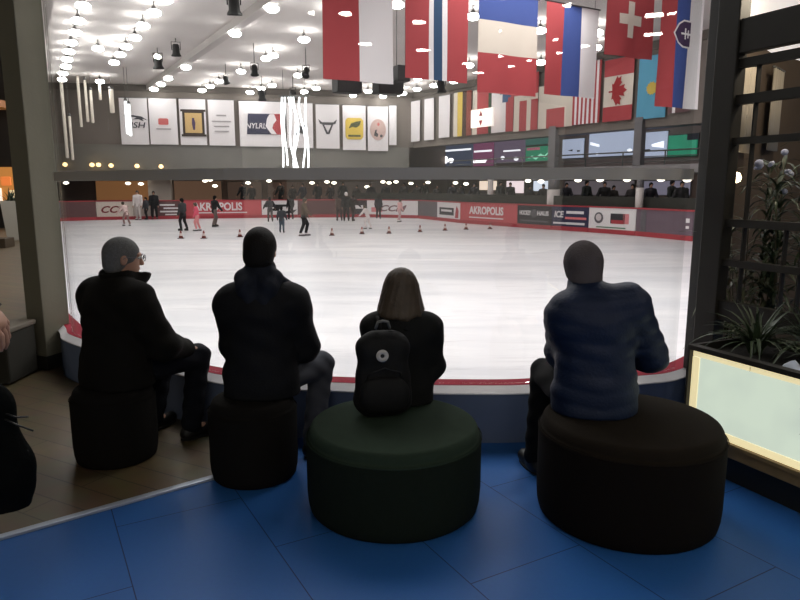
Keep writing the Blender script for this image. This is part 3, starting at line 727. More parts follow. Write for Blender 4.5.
# mall side: ceiling, right wall behind the trellis
mcp = [Vector((p.x, p.y)) for p in bar if p.y < 6.4 and p.x < 2.0] + [Vector((9, 5.2)), Vector((9, -10)), Vector((-14, -10)), Vector((-6.5, 5.4))]
flat('ceiling_light_block', [Vector((-3.4, 6.4)), Vector((-4.2, 6.9)), Vector((-5.5, 9.3)), Vector((-8.5, 14.6)), Vector((-13.5, 23.5)), Vector((-15.5, 27)), Vector((-32, 27)), Vector((-28, 8)), Vector((-14, -10)), Vector((-6.5, 5.2))], 6.3, 6.4, mat('corridor_light_block', (50, 46, 40), .9))  # unseen slab added to keep hall lamplight off the corridor floor
flat('ceiling_mall', mcp, 3.4, 3.5, mat('mall_ceiling', (58, 54, 50), .9))
g = MB(); g.sweep([Vector((9, -6)), Vector((-14, -6))][::-1], [(0, 0), (0, 3.4), (-.2, 3.4), (-.2, 0)]); struct(g.build('wall_rear_fill', mat('rear_fill_glow', (226, 220, 206), .9, emit=.55)))  # glowing wall added behind the viewer for frontal fill and glass veil
g = MB(); g.sweep([Vector((2.26, 4.53)), Vector((2.7, 5.02)), Vector((6.4, 7.9))], [(0, 0), (0, 2.5), (.2, 2.5), (.2, 0)]); struct(g.build('wall_right', mat('brown_cafe_wall', (92, 78, 64), .8, noise=.25, nscale=2)))

g = MB(); g.sweep([Vector((2.26, 4.53)), Vector((2.7, 5.02)), Vector((6.4, 7.9))], [(.0, 2.501), (.0, 3.399), (.2, 3.399), (.2, 2.501)]); struct(g.build('trim_added_glow', mat('added_white_glow', (226, 220, 216), .7, emit=.72)))  # made-up glow standing in for the bright wedge above the trellis beam
# left pillar
g = MB(); g.box((0, 0, 1.72), (.19, .27, 3.44), bev=.008); o = g.build('pillar_left', M_pillar); struct(o)
g = MB(); g.box((0, 0, .06), (.21, .29, .12), bev=.004); g.build('pillar_base', M_post, o)
o.location = (-3.055, 5.62, 0); o.rotation_euler = (0, 0, math.radians(-20))

# ------------------------------------------------------------------ stools and ottomans
def ottoman(name, label, x, y, r, h, m, rz=0, rim=.03, top=None):
    t = thing(name, label, 'stool', (x, y, 0), rz)
    b = MB(); b.lathe([(r - .02, 0.004), (r - .012, .012), (r - .004, .05), (r, .10), (r, h - .075), (r - .002, h - .06)], n=56); b.build('upholstered_side', m, t)
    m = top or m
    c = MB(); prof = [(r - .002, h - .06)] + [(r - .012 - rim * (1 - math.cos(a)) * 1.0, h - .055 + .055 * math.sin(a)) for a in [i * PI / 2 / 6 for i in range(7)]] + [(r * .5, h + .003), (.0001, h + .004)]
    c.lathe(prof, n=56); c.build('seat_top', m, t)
    p = MB(); p.lathe([(r + .0005, h - .064), (r + .0035, h - .060), (r + .0005, h - .056)], n=56, close=False); p.build('piping', m, t)
    return t
ottoman('round_stool', 'small round black stool under the grey-haired man with glasses', -1.652, 3.65, .230, .43, M_otto_black)
ottoman('round_stool', 'small round black stool under the man in the hooded coat', -.795, 3.41, .235, .44, M_otto_black)
ottoman('ottoman', 'large round dark green ottoman under the woman with backpack', -.03, 3.085, .428, .42, M_otto_green, top=mat('green_felt_lit_top', (43, 55, 45), .95, noise=.2, nscale=14, bump=.2, bscale=250, spec=.1))  # top is a lit copy of the side felt, light painted in
ottoman('ottoman', 'large round dark brown ottoman under the man in the navy jacket', 1.095, 2.995, .425, .475, M_otto_brown, top=mat('brown_felt_lit_top', (30, 25, 19), .95, noise=.2, nscale=14, bump=.2, bscale=250, spec=.1))  # paler brown top paints in the light falling from above

# ------------------------------------------------------------------ the four spectators
def onseat(r2, cx=0, cy=0): return lambda X, Y: ((X - cx) ** 2 + (Y - cy) ** 2 < r2 * r2)
# man on the left: turned to the right, grey hair, glasses, raised collar
t = thing('person', 'seated person in black coat with raised collar, short grey hair and glasses', 'person', (-1.64, 3.70, 0), math.radians(-34))
J = dict(pelvis=V3(0, 0, .535), belly=V3(0, .0, .68), chest=V3(0, .01, .85), neck=V3(.0, .05, 1.00), head=V3(0.005, .085, 1.145), yaw=-24, pitch=-6,
         shL=V3(-.18, .02, .925), shR=V3(.18, .03, .925), elL=V3(-.255, .06, .66), elR=V3(.27, .13, .66), wrL=V3(-.13, .30, .585), wrR=V3(.16, .36, .585),
         hipL=V3(-.09, .03, .515), hipR=V3(.09, .03, .515), knL=V3(-.15, .43, .50), knR=V3(.15, .46, .51), anL=V3(-.16, .33, .085), anR=V3(.15, .38, .085), toL=V3(-.19, .48, .03), toR=V3(.17, .53, .03))
body(t, J, M_skin)
jacket(t, J, M_coat_black, t=.05, waist=.200, hemr=.025, hem=.432, fold=.006)
trousers(t, J, M_jeans, seat=.432, seatmask=onseat(.27, -.05, .03))
for q in 'LR': shoe(t, J, q, M_shoe, M_sole)
hair_cap(t, J, M_hair_grey, thick=.006)
col = Field((-.2, -.15, .9), (.2, .32, 1.2), .006); n = J['neck']
col.cap(n + V3(0, -.02, -.02), n + V3(0, -.005, .065), .088, .098, 0); col.cap(n + V3(0, .03, -.03), n + V3(.0, .125, .055), .075, .078, .03)
col2 = Field((-.2, -.15, .9), (.2, .32, 1.2), .006); col2.cap(n + V3(0, -.02, .02), n + V3(0, -.005, .12), .078, .090, 0); col2.cap(n + V3(0, .03, 0), n + V3(0, .140, .12), .066, .072, .03)
col.F = np.maximum(col.F, -col2.F); X = col.ax[0][:, None, None]; Y = col.ax[1][None, :, None]; Z = col.ax[2][None, None, :]
col.F = np.maximum(col.F, (Z - (n[2] + .07) + .12 * np.maximum(Y - n[1], 0) - .45 * np.maximum(np.abs(X) - .05, 0)).astype(np.float32))
col.mesh('collar', M_coat_black, t)
g = MB(); Hm = head_matrix(J)
for sx in (-1, 1):
    c = Vector(hp(J, sx * .033, .112, .012)); g.tube([c + Hm @ Vector((.024 * math.cos(a), 0, .018 * math.sin(a))) for a in [2 * PI * k / 20 for k in range(21)]], .0022, 6, cap=False)
    g.tube([hp(J, sx * .057, .110, .016), hp(J, sx * .080, .07, .014), hp(J, sx * .084, .0, .012), hp(J, sx * .082, -.02, -.004)], .0020, 6)
g.tube([hp(J, -.009, .112, .016), hp(J, .0, .116, .020), hp(J, .009, .112, .016)], .0022, 6)
go = g.build('glasses', mat('grey_spectacle_frame', (120, 120, 124), .3, metal=.6), t)
# man in hooded coat
t = thing('person', 'seated person in dark hooded coat with short black hair, second from the left', 'person', (-.745, 3.47, 0), 0)
J = dict(pelvis=V3(-.01, 0, .54), belly=V3(-.005, .0, .69), chest=V3(0, .005, .87), neck=V3(.0, .03, 1.03), head=V3(0.0, .05, 1.212), yaw=-4, pitch=-4,
         shL=V3(-.152, .02, .935), shR=V3(.160, .02, .935), elL=V3(-.168, .09, .68), elR=V3(.215, .09, .68), wrL=V3(-.06, .28, .615), wrR=V3(.17, .31, .60),
         hipL=V3(-.09, .03, .525), hipR=V3(.09, .03, .525), knL=V3(-.07, .36, .51), knR=V3(.28, .32, .515), anL=V3(-.08, .25, .085), anR=V3(.235, .20, .085), toL=V3(-.10, .36, .03), toR=V3(.30, .32, .03))
body(t, J, M_skin)
jacket(t, J, M_coat_dark, t=.044, waist=.186, hemr=.012, hem=.442, fold=.005, collar=(0, 0, .05))
n = J['neck']; f = Field(n - .3, n + .2, .006)
f.cap(n + V3(-.075, -.055, .045), n + V3(.075, -.055, .045), .050, .050, .04); f.cap(n + V3(-.078, -.04, .035), n + V3(-.135, .045, -.035), .044, .040, .02); f.cap(n + V3(.078, -.04, .035), n + V3(.145, .045, -.030), .044, .040, .02)
f.cap(n + V3(-.06, -.095, .01), n + V3(-.01, -.125, -.15), .058, .030, .03); f.cap(n + V3(.06, -.095, .01), n + V3(.01, -.125, -.15), .058, .030, .03); f.cap(n + V3(0, -.01, .0), n + V3(0, .0, .08), .088, .082, .03)
f.ripple(lambda X, Y, Z: .003 * np.sin(Z * 55 + np.abs(X) * 60)); f.mesh('hood', mat('dark_navy_hood_cloth', (27, 31, 42), .75, bump=.2, bscale=90, spec=.2), t)
trousers(t, J, M_grey_trouser, seat=.442, seatmask=onseat(.26, -.055, -.01))
for q in 'LR': shoe(t, J, q, M_shoe, M_sole)
hair_cap(t, J, M_hair_dark, thick=.012)
# woman with backpack
t = thing('person', 'seated person in black parka with chin-length brown hair, wearing a backpack', 'person', (.004, 3.40, 0), 0)
J = dict(pelvis=V3(.015, 0, .505), belly=V3(.01, .0, .61), chest=V3(.005, .0, .75), neck=V3(.0, .015, .875), head=V3(.0, .03, 1.01), yaw=3, pitch=-4, hs=.90,
         shL=V3(-.128, .01, .815), shR=V3(.142, .01, .815), elL=V3(-.165, .08, .60), elR=V3(.172, .05, .595), wrL=V3(-.06, .26, .56), wrR=V3(.08, .26, .555),
         hipL=V3(-.08, .02, .495), hipR=V3(.08, .02, .495), knL=V3(-.10, .31, .485), knR=V3(.10, .31, .485), anL=V3(-.10, .245, .08), anR=V3(.10, .245, .08), toL=V3(-.11, .36, .03), toR=V3(.11, .36, .03))
body(t, J, M_skin, S=.85)
jacket(t, J, M_coat_woman, S=.85, t=.036, waist=.165, hemr=.012, hem=.425, fold=.004, collar=(0, -.01, .035))
trousers(t, J, M_black_trouser, S=.85, seat=.425, seatmask=onseat(.43, -.034, -.30))
for q in 'LR': shoe(t, J, q, M_shoe, M_sole, S=.85)
hair_cap(t, J, M_hair_brown, long=.06, thick=.012)
# her backpack
t = thing('backpack', 'black backpack with a round white badge on the back of the woman', 'backpack', (-.085, 3.175, .424), math.radians(8))
f = Field((-.2, -.14, -.02), (.2, .14, .55), .007)
f.cap(V3(-.048, 0, .09), V3(.048, 0, .09), .095, .095, 0, (0, 1, 0), .75); f.cap(V3(-.045, .005, .34), V3(.045, .005, .34), .080, .080, .12, (0, 1, 0), .75); f.cap(V3(-.047, 0, .10), V3(-.046, .004, .34), .094, .080, .03, (0, 1, 0), .75); f.cap(V3(.047, 0, .10), V3(.046, .004, .34), .094, .080, .03, (0, 1, 0), .75)
f.above(.0); f.ripple(lambda X, Y, Z: .003 * np.sin(Z * 40 + X * 25))
M_pack = mat('black_pack_cloth', (17, 17, 18), .7, bump=.25, bscale=140, spec=.25)
f.mesh('pack_body', M_pack, t)
f = Field((-.15, -.16, .0), (.15, .02, .3), .007); f.cap(V3(-.05, -.072, .10), V3(.05, -.072, .10), .065, .065, 0, (0, 1, 0), .5); f.cap(V3(-.05, -.07, .15), V3(.05, -.07, .15), .06, .06, .05, (0, 1, 0), .5); f.mesh('front_pocket', M_pack, t)
g = MB(); g.tube([(-.095, -.045, .17), (-.08, -.078, .235), (0, -.084, .262), (.08, -.078, .235), (.095, -.045, .17)], .003, 6); g.build('zip', M_black, t)
g = MB(); g.tube([(-.035, .0, .44), (-.025, -.01, .475), (0, -.015, .482), (.025, -.01, .475), (.035, .0, .44)], .007, 8); g.build('top_handle', mat('grey_webbing', (110, 110, 108), .8), t)
for sx in (-1, 1):
    g = MB(); g.tube([(sx * .06 + .07, .10, .40), (sx * .075 + .07, .16, .455), (sx * .085 + .07, .26, .46), (sx * .09 + .07, .37, .38), (sx * .10 + .07, .39, .25), (sx * .12 + .06, .30, .12), (sx * .11 + .04, .10, .07)], .013, 8); g.build('shoulder_strap', M_pack, t)
R = Matrix.Rotation(PI / 2, 3, 'X')
g = MB(); g.lathe([(.030, -.002), (.030, .003), (.010, .0045), (.010, .001)], (-.012, -.088, .325), 28, R=R, close=False); bo = g.build('badge', mat('white_badge', (196, 192, 190), .5), t)
g = MB(); g.lathe([(.0001, .002), (.0105, .002)], (-.012, -.088, .325), 20, R=R, close=False); g.build('badge_centre', M_black, bo)
# man in navy jacket and knit hat
t = thing('person', 'seated person in navy jacket and grey knit hat, rightmost on the ottoman', 'person', (.935, 3.10, 0), math.radians(2))
J = dict(pelvis=V3(.015, .0, .575), belly=V3(.01, .0, .72), chest=V3(-.005, .015, .89), neck=V3(-.02, .055, 1.025), head=V3(-.04, .11, 1.165), yaw=6, pitch=-8, hs=.93,
         shL=V3(-.122, .02, .945), shR=V3(.165, .02, .985), elL=V3(-.105, .16, .73), elR=V3(.325, .11, .715), wrL=V3(-.07, .34, .66), wrR=V3(.17, .33, .665),
         hipL=V3(-.09, .03, .555), hipR=V3(.09, .03, .555), knL=V3(-.135, .38, .555), knR=V3(.15, .42, .555), anL=V3(-.175, .35, .085), anR=V3(.14, .40, .085), toL=V3(-.205, .48, .03), toR=V3(.15, .52, .03))
body(t, J, M_skin)
jacket(t, J, M_coat_navy, t=.05, waist=.186, hemr=.016, hem=.475, fold=.0045, quilt=.006, collar=(-.012, .035, .055))
trousers(t, J, M_black_trouser, seat=.475, seatmask=onseat(.43, .195, -.08))
for q in 'LR': shoe(t, J, q, M_shoe, M_sole)
hair_cap(t, J, M_hair_dark, thick=.003)
beanie(t, J, M_beanie)

# ------------------------------------------------------------------ person half out of the picture at the left edge, with a bag
t = thing('person', 'standing person at the left edge holding a dark bag, only a hand showing', 'person', (-1.635, 1.95, 0), math.radians(-47))
J = dict(pelvis=V3(0, 0, .92), belly=V3(0, .0, 1.08), chest=V3(0, .0, 1.28), neck=V3(0, .02, 1.45), head=V3(0, .05, 1.61), yaw=0, pitch=-5,
         shL=V3(-.18, 0, 1.38), shR=V3(.18, 0, 1.38), elL=V3(-.22, .03, 1.08), elR=V3(.22, .06, 1.10), wrL=V3(-.2, .18, .88), wrR=V3(.20, .27, 1.205),
         hipL=V3(-.09, 0, .90), hipR=V3(.09, 0, .90), knL=V3(-.10, .03, .48), knR=V3(.10, .03, .48), anL=V3(-.10, 0, .085), anR=V3(.10, 0, .085), toL=V3(-.12, .16, .03), toR=V3(.12, .16, .03), hnR=V3(-.3, .2, -1), hdR=V3(.1, .8, -.9))
body(t, J, M_skin)
jacket(t, J, M_coat_black, t=.03, waist=.16, hem=.80, fold=.004, sleeve_to=.9)
trousers(t, J, M_jeans)
for q in 'LR': shoe(t, J, q, M_shoe, M_sole)
hair_cap(t, J, M_hair_dark, thick=.012)
t = thing('shoulder_bag', 'dark green-black bag with loose cords hanging at the left edge', 'bag', (-1.205, 1.90, .578), math.radians(12))
f = Field((-.14, -.14, -.03), (.14, .14, .52), .007)
f.cap(V3(-.004, 0, -.05), V3(.008, 0, .12), .060, .068, 0, (0, 1, 0), .8); f.cap(V3(.008, 0, .12), V3(-.02, 0, .34), .068, .052, .04, (0, 1, 0), .8); f.cap(V3(-.03, 0, .34), V3(-.05, 0, .42), .055, .034, .04, (0, 1, 0), .8)
f.above(.0); f.ripple(lambda X, Y, Z: .003 * np.sin(Z * 50 + X * 30)); f.mesh('bag_body', mat('dark_bag_cloth', (9, 11, 11), .9, bump=.3, bscale=80, spec=.04), t)
g = MB(); g.tube([(-.05, 0, .42), (-.045, .03, .52), (-.02, .07, .60), (.0, .09, .625)], .006, 8); g.build('strap', M_black, t)
for k, (dx, dz, L) in enumerate(((.02, .315, .07), (.015, .30, .085))):
    g = MB(); g.tube([(dx, -.03, dz), (dx + L * .5, -.04, dz - .012 - .01 * k), (dx + L, -.04, dz - .014 - .03 * k)], .0028, 6); g.build('cord', M_black, t)
g = MB(); g.tube([(-.075, -.048, .415), (-.04, -.052, .40), (-.008, -.05, .37)], .0025, 6); g.build('zip', M_metal_grey, t)

# ------------------------------------------------------------------ skaters and cones on the ice
def cloth(rgb): return mat('cloth_%d_%d_%d' % rgb, rgb, .85)
def figure(u, v, height, heading, label, jk, tr, hd, stride=.12, lean=0.0, arms=(.0, .0), group='skaters on the ice', name='person', base=ZI, hat=False, res=.022, skates=True, at=None, yaw=0, cat='person', long=False, sit=False):
    P = at if at is not None else onz(u, v, base)
    S = height / 1.72; t = thing(name, label, cat, (P[0], P[1], base), math.radians(heading), group)
    z = .055 if skates else 0.0
    hipz = .90; l = lean
    J = dict(pelvis=V3(0, 0, hipz), belly=V3(0, l * .25, hipz + .16), chest=V3(0, l * .6, hipz + .36), neck=V3(0, l * .9, hipz + .53), head=V3(0, l * 1.1 + .02, hipz + .69), yaw=yaw, pitch=-6, hs=1.0 + .35 * (1 - S),
             shL=V3(-.18, l * .75, hipz + .46), shR=V3(.18, l * .75, hipz + .46),
             hipL=V3(-.09, 0, hipz - .02), hipR=V3(.09, 0, hipz - .02), knL=V3(-.10, stride * .8 + .05, .49 + z), knR=V3(.10, -stride * .3 + .05, .49 + z),
             anL=V3(-.12, stride * .6, .10 + z), anR=V3(.12, -stride, .10 + z), toL=V3(-.13, stride * .6 + .16, .04 + z), toR=V3(.14, -stride + .16, .04 + z))
    for q, s, a in (('L', -1, arms[0]), ('R', 1, arms[1])):
        e = J['sh' + q] + V3(s * (.05 + .2 * abs(math.sin(a))), .10 * math.sin(a) - .02 + .04, -.28 * math.cos(a)); J['el' + q] = e
        J['wr' + q] = e + V3(s * .10 * abs(math.sin(a)), .12 + .12 * math.sin(a), -.22 * math.cos(a * .8))
    for k in J:
        if isinstance(J[k], np.ndarray): J[k] = J[k] * S
    J['hs'] = J['hs'] * S
    J['z0'] = z * S
    body(t, J, M_skin, S=S, res=res, fingers=False)
    jacket(t, J, jk, S=S, res=res, t=.035, waist=.15, hem=(hipz - .12) * S, fold=0)
    trousers(t, J, tr, S=S, res=res, t=.02, fold=0, to=.95)
    if hat: beanie(t, J, hd, res=res * .8, name='hat')
    else: hair_cap(t, J, hd, res=res * .8, thick=.012, long=.05 if long else 0)
    if skates:
        for q in 'LR':
            o = shoe(t, J, q, M_white if tr is not M_white and hd is M_hair_brown else M_black, M_sole, S=S, res=res * .8); o.name = 'skate'
            a, b = Vector(J['an' + q]), Vector(J['to' + q]); d = (b - a); d.z = 0; d.normalize()
            g = MB(); p, e = Vector((a.x, a.y, 0)) - d * .08 * S, Vector((b.x, b.y, 0)) + d * .05 * S
            sd = Vector((-d.y, d.x, 0)) * .004
            g.add([p - sd + Vector((0, 0, .002)), e - sd + Vector((0, 0, .006)), e - sd + Vector((0, 0, z * S + .02)), p - sd + Vector((0, 0, z * S + .02)), p + sd + Vector((0, 0, .002)), e + sd + Vector((0, 0, .006)), e + sd + Vector((0, 0, z * S + .02)), p + sd + Vector((0, 0, z * S + .02))], [(0, 1, 2, 3), (7, 6, 5, 4), (0, 4, 5, 1), (1, 5, 6, 2), (2, 6, 7, 3), (3, 7, 4, 0)])
            g.build('blade', M_metal_grey, o)
    return t
BLKC, GRY, BRN, PNK, WHT = cloth((26, 25, 27)), cloth((66, 66, 70)), cloth((84, 66, 52)), cloth((222, 132, 140)), cloth((226, 216, 214))
figure(127, 226, 1.22, 60, 'small child skater in pale pink bending beside the cream lettered board', cloth((222, 196, 190)), cloth((150, 120, 116)), M_hair_brown, .2, .25, (.5, .2))
figure(139, 220, 1.75, 180, 'tall pale-clad skater standing in front of the rink gate panel', WHT, cloth((190, 180, 176)), M_hair_brown, .08)
figure(147, 219.8, 1.35, 150, 'grey-clad short skater between the tall pale one and the dark one', GRY, BLKC, M_hair_dark, .1)
figure(155, 219.6, 1.72, 200, 'tall skater all in black beside the board of white text bars', BLKC, BLKC, M_hair_dark, .08)
figure(184, 231, 1.48, 70, 'skater in dark grey jacket and black trousers before the left red board', cloth((58, 60, 62)), BLKC, M_hair_dark, .12, .03)
figure(198, 231, 1.28, 100, 'child skater in bright pink in front of the left red board', cloth((228, 96, 118)), cloth((226, 150, 150)), M_hair_brown, .12, .08)
figure(215, 227, 1.55, -40, 'skater in black jacket and grey-brown trousers gliding by the left red board', BLKC, cloth((104, 90, 86)), M_hair_dark, .2, .06, (.2, .4))
figure(270.5, 222, 1.40, 20, 'small dark-dressed skater in front of the winged-logo board', cloth((40, 40, 46)), cloth((70, 64, 64)), M_hair_dark, .16, .05, (.6, .6))
figure(282, 233, 1.14, 0, 'child skater in grey coat and blue-grey trousers seen from behind', cloth((62, 64, 68)), cloth((74, 86, 96)), M_hair_dark, .05, 0, (.25, .25))
figure(304, 236, 1.55, -80, 'largest skater, in long brown jacket and black trousers, near the cones', cloth((86, 70, 56)), BLKC, M_hair_brown, .16, .06, (.1, .7))
figure(291, 219.5, 1.45, 30, 'black-clad skater close to the right end of the winged-logo board', BLKC, BLKC, M_hair_dark, .1)
figure(339.5, 221, 1.5, 20, 'brown-clad skater leftmost of the three huddled in front of the maroon board', cloth((92, 74, 68)), cloth((70, 58, 56)), M_hair_dark, .14)
figure(346.5, 221.5, 1.66, 10, 'black-clad skater in white cap, middle of the huddle of three', BLKC, BLKC, WHT, .1, hat=True)
figure(353, 221, 1.5, -30, 'dark skater rightmost of the huddle of three', cloth((44, 34, 36)), cloth((52, 42, 44)), M_hair_dark, .2, .1, (.2, .6))
figure(368, 229, 1.12, 60, 'child skater all in white bending forward near the cones', WHT, WHT, M_hair_brown, .18, .26, (.7, .7))
figure(378.5, 219, 1.45, 0, 'dark skater standing before the white corner board', cloth((46, 44, 48)), BLKC, M_hair_dark, .05)
figure(399, 222, 1.3, -60, 'pale pink-clad skater before the right part of the corner board', cloth((226, 178, 176)), cloth((206, 170, 170)), M_hair_brown, .15, .1)

M_cone = mat('dark_red_cone', (128, 52, 44), .6); M_cone2 = mat('pale_cone_band', (214, 196, 190), .6); M_conebase = mat('dark_cone_base', (64, 44, 42), .7)
CL = 'small dark red training cone on the ice, '
cone_spots = [(181, 238.5, 'below the skater in dark grey jacket'), (204, 238.5, 'second from the left in its row'), (240, 237, 'third from the left in its row'), (332, 235.5, 'right of the largest skater'),
              (362, 234, 'left of the two below the white-clad child'), (389, 233.5, 'below the white corner board'), (420, 232, 'below the plain dark corner board'), (445, 230.5, 'below the board with flame mark'), (466, 229.5, 'left one below the right red board'), (490, 229, 'rightmost, right one below the right red board')]
c0 = None
for u, v, lb in cone_spots:
    P = onz(u, v, ZI)
    if c0 is None:
        c0 = thing('traffic_cone', CL + lb, 'cone', P, 0, 'training cones on the ice')
        g = MB(); g.box((0, 0, .015), (.26, .26, .03), bev=.006); g.build('base', M_conebase, c0)
        g = MB(); g.lathe([(.10, .03), (.028, .36), (.0001, .365)], n=20); g.build('cone_body', M_cone, c0)
        g = MB(); g.lathe([(.0825, .125), (.0565, .245)], n=20, close=False); g.build('reflective_band', M_cone2, c0)
        c0.scale = (.85, .85, .85)
    else: dup(c0, P, 0, CL + lb)

# ------------------------------------------------------------------ flags and banners
def flag(label, P, d, wd, ht, region, mats, name='flag', emblem=None, group=None, wave=.05, cord_to=7.8, nx=24, nz=26, cat='flag', pole=True, slack=0.0):
    """cloth hanging from a bar; P top-left corner, d horizontal direction to the right, region(u, v) -> material index (v from the top)"""
    d = Vector((d[0], d[1], 0)).normalized(); n = Vector((d.y, -d.x, 0)); t = thing(name, label, cat, P, 0, group)
    rs = random.random() * 6
    def pt(u, v, o): return d * (u * wd) + Vector((0, 0, -v * ht - slack * math.sin(PI * u) * .0)) + n * (wave * math.sin(u * 9 + rs + v * 2) * (.25 + v) * .6 + o)
    us = sorted(set([i / nx for i in range(nx + 1)] + list(region.us))); vs_ = sorted(set([i / nz for i in range(nz + 1)] + list(region.vs)))
    g = MB()
    for side in (.004, -.004):
        o = len(g.v); g.v += [tuple(pt(u, v, side)) for v in vs_ for u in us]; m = len(us)
        for j in range(len(vs_) - 1):
            for i in range(m - 1):
                q = (o + j * m + i, o + j * m + i + 1, o + (j + 1) * m + i + 1, o + (j + 1) * m + i)
                g.f.append(q if side > 0 else q[::-1]); g.mi.append(region((us[i] + us[i + 1]) / 2, (vs_[j] + vs_[j + 1]) / 2)); g.sm.append(True)
    me_o = g.build('cloth', mats, t)
    if pole:
        g = MB(); g.tube([d * -.06 + Vector((0, 0, .02)), d * (wd + .06) + Vector((0, 0, .02))], .025, 8); g.build('hanging_bar', M_metal_grey, t)
        if cord_to and cord_to > P[2] + .05:
            for u in (.08, .92):
                g = MB(); g.tube([d * (u * wd) + Vector((0, 0, .03)), d * (u * wd) + Vector((0, 0, cord_to - P[2] + .01))], .008, 6); g.build('cord', M_metal_dark, t)
    for e in emblem or ():
        nm, poly, uc, vc, sx, sz, m = e[:7]; off = e[7] if len(e) > 7 else .012
        for side in ((1, -1) if len(e) < 9 else (1,)):
            g = MB(); c = [pt(uc + a * sx / wd, vc - b * sz / ht, side * off) for a, b in poly]; k = len(c)
            c2 = [p + n * side * .004 for p in c]
            g.add(c + c2, [tuple(range(k)), tuple(range(k, 2 * k))[::-1]] + [(i, (i + 1) % k, k + (i + 1) % k, k + i) for i in range(k)]); g.build(nm, m, me_o)
    return t
class Reg:
    def __init__(s, fn, us=(), vs=()): s.fn = fn; s.us = us; s.vs = vs
    def __call__(s, u, v): return s.fn(u, v)
def vbands(*edges): return Reg(lambda u, v: next(i for i, e in enumerate(edges + (9,)) if u < e), edges)
def hbands(*edges): return Reg(lambda u, v: next(i for i, e in enumerate(edges + (9,)) if v < e), (), edges)
BG = 'big national flags hung over the rink'
def bigflag(u0, u1, vb, Y, label, region, mats, top=7.45, d=BX, **kw):
    A = ony(u0, vb, Y); n = (-d.y, d.x); B = onplane(u1, vb, A, n); wd = (B.to_2d() - A.to_2d()).length
    return flag(label, Vector((A.x, A.y, top)), d, wd, top - A.z, region, mats, group=BG, **kw)
bigflag(323.5, 393, 78.5, 18, 'big flag of red left half and white right half', vbands(.5), [M_red, M_white_cloth], top=7.2)
bigflag(405, 467.5, 77.5, 19.5, 'big red flag with white-edged dark blue upright stripe', vbands(.37, .44, .57, .65), [M_red, M_white_cloth, mat('dark_blue_flag_cloth', (48, 78, 112), .8), M_white_cloth, M_red], top=7.2)
bigflag(477.5, 535, 92, 21, 'big flag of blue over white over red level bands', Reg(lambda u, v: 0 if v < .275 else 1 if v < .60 else 2, (), (.275, .60)), [M_blue, M_cream_cloth, M_red], top=7.3)
bigflag(543.5, 595, 94, 23, 'big flag of red, blue and white upright stripes without a shield', vbands(.33, .66), [M_red, M_blue, M_white_cloth], top=7.5)
CROSS = [(-.14, .5), (.14, .5), (.14, .14), (.5, .14), (.5, -.14), (.14, -.14), (.14, -.5), (-.14, -.5), (-.14, -.14), (-.5, -.14), (-.5, .14), (-.14, .14)]
bigflag(605, 651, 54, 19, 'big square red flag with a white cross', Reg(lambda u, v: 0), [M_red], top=7.35, emblem=[('cross', CROSS, .5, .56, .90, .95, M_cream_cloth)])
SHIELD = [(-.5, .5), (.5, .5), (.5, -.02), (.36, -.3), (0, -.55), (-.36, -.3), (-.5, -.02)]
DC = [(-.06, .5), (.06, .5), (.06, .3), (.26, .3), (.26, .18), (.06, .18), (.06, -.02), (.36, -.02), (.36, -.14), (.06, -.14), (.06, -.5), (-.06, -.5), (-.06, -.14), (-.36, -.14), (-.36, -.02), (-.06, -.02), (-.06, .18), (-.26, .18), (-.26, .3), (-.06, .3)]
rot = lambda P: [(b, a) for a, b in P]
bigflag(655.5, 697, 106, 17, 'big flag of red, blue and white upright stripes with a shield', vbands(.36, .66), [M_red, M_blue, M_white_cloth], top=7.0, emblem=[('shield', rot(SHIELD), .52, .49, .62, .66, M_white_cloth, .010), ('shield_face', rot(SHIELD), .52, .49, .54, .58, mat('shield_dark', (70, 50, 84), .7), .016), ('double_cross', rot(DC), .57, .49, .36, .36, M_white_cloth, .022)])
# row of flags on the right fascia
RP = R0 - NR * .16
def wallflag(u0, u1, vt, vb, label, region, mats, group='smaller flags along the right fascia', **kw):
    A = onplane(u0, vt, RP, NR); B = onplane(u1, vt, RP, NR); Z = onplane((u0 + u1) / 2, vb, RP, NR).z; zt = onplane((u0 + u1) / 2, vt, RP, NR).z
    return flag(label, Vector((A.x, A.y, zt)), DR, (B.to_2d() - A.to_2d()).length, zt - Z, region, mats, group=group, nx=8, nz=10, wave=.02, cord_to=None, **kw)
one = Reg(lambda u, v: 0)
WL = 'plain white narrow banner on the right fascia, '
for (a, b, vt, vb, lb) in ((399.5, 406, 102.5, 142.5, 'farthest of the four'), (411, 420, 101, 141.5, 'second farthest of the four'), (424.5, 434, 98.5, 140, 'third farthest of the four'), (439, 450, 95.5, 137.5, 'nearest of the four')):
    wallflag(a, b, vt, vb, WL + lb, one, [M_white_cloth], name='banner', group='plain white banners at the far corner')
wallflag(454, 471.5, 91.5, 136, 'flag with cream, yellow, dark brown and red upright stripes', vbands(.22, .5, .74), [M_cream_cloth, M_yellow, M_brownblack, mat('rust_flag_cloth', (140, 70, 58), .8)])
wallflag(473, 491.5, 89, 134, 'red flag with cream left and dark green right edge behind the arrow sign', vbands(.25, .86), [M_cream_cloth, M_red, M_darkgreen])
wallflag(492, 514, 90, 132, 'white and red flag with a blue wedge at its top', Reg(lambda u, v: 2 if v < .36 and abs(u - .66) < (.36 - v) * .9 else (0 if u < .66 else 1), (.66,)), [M_white_cloth, M_red, mat('slate_blue_flag_cloth', (58, 92, 132), .8)])
wallflag(515, 539, 74, 130.5, 'red flag with a cream cross of thin bars', Reg(lambda u, v: 1 if (u < .24 and v > .4) or .54 < u < .72 or .36 < v < .46 else 0, (.24, .54, .72), (.36, .46)), [M_red, M_cream_cloth])
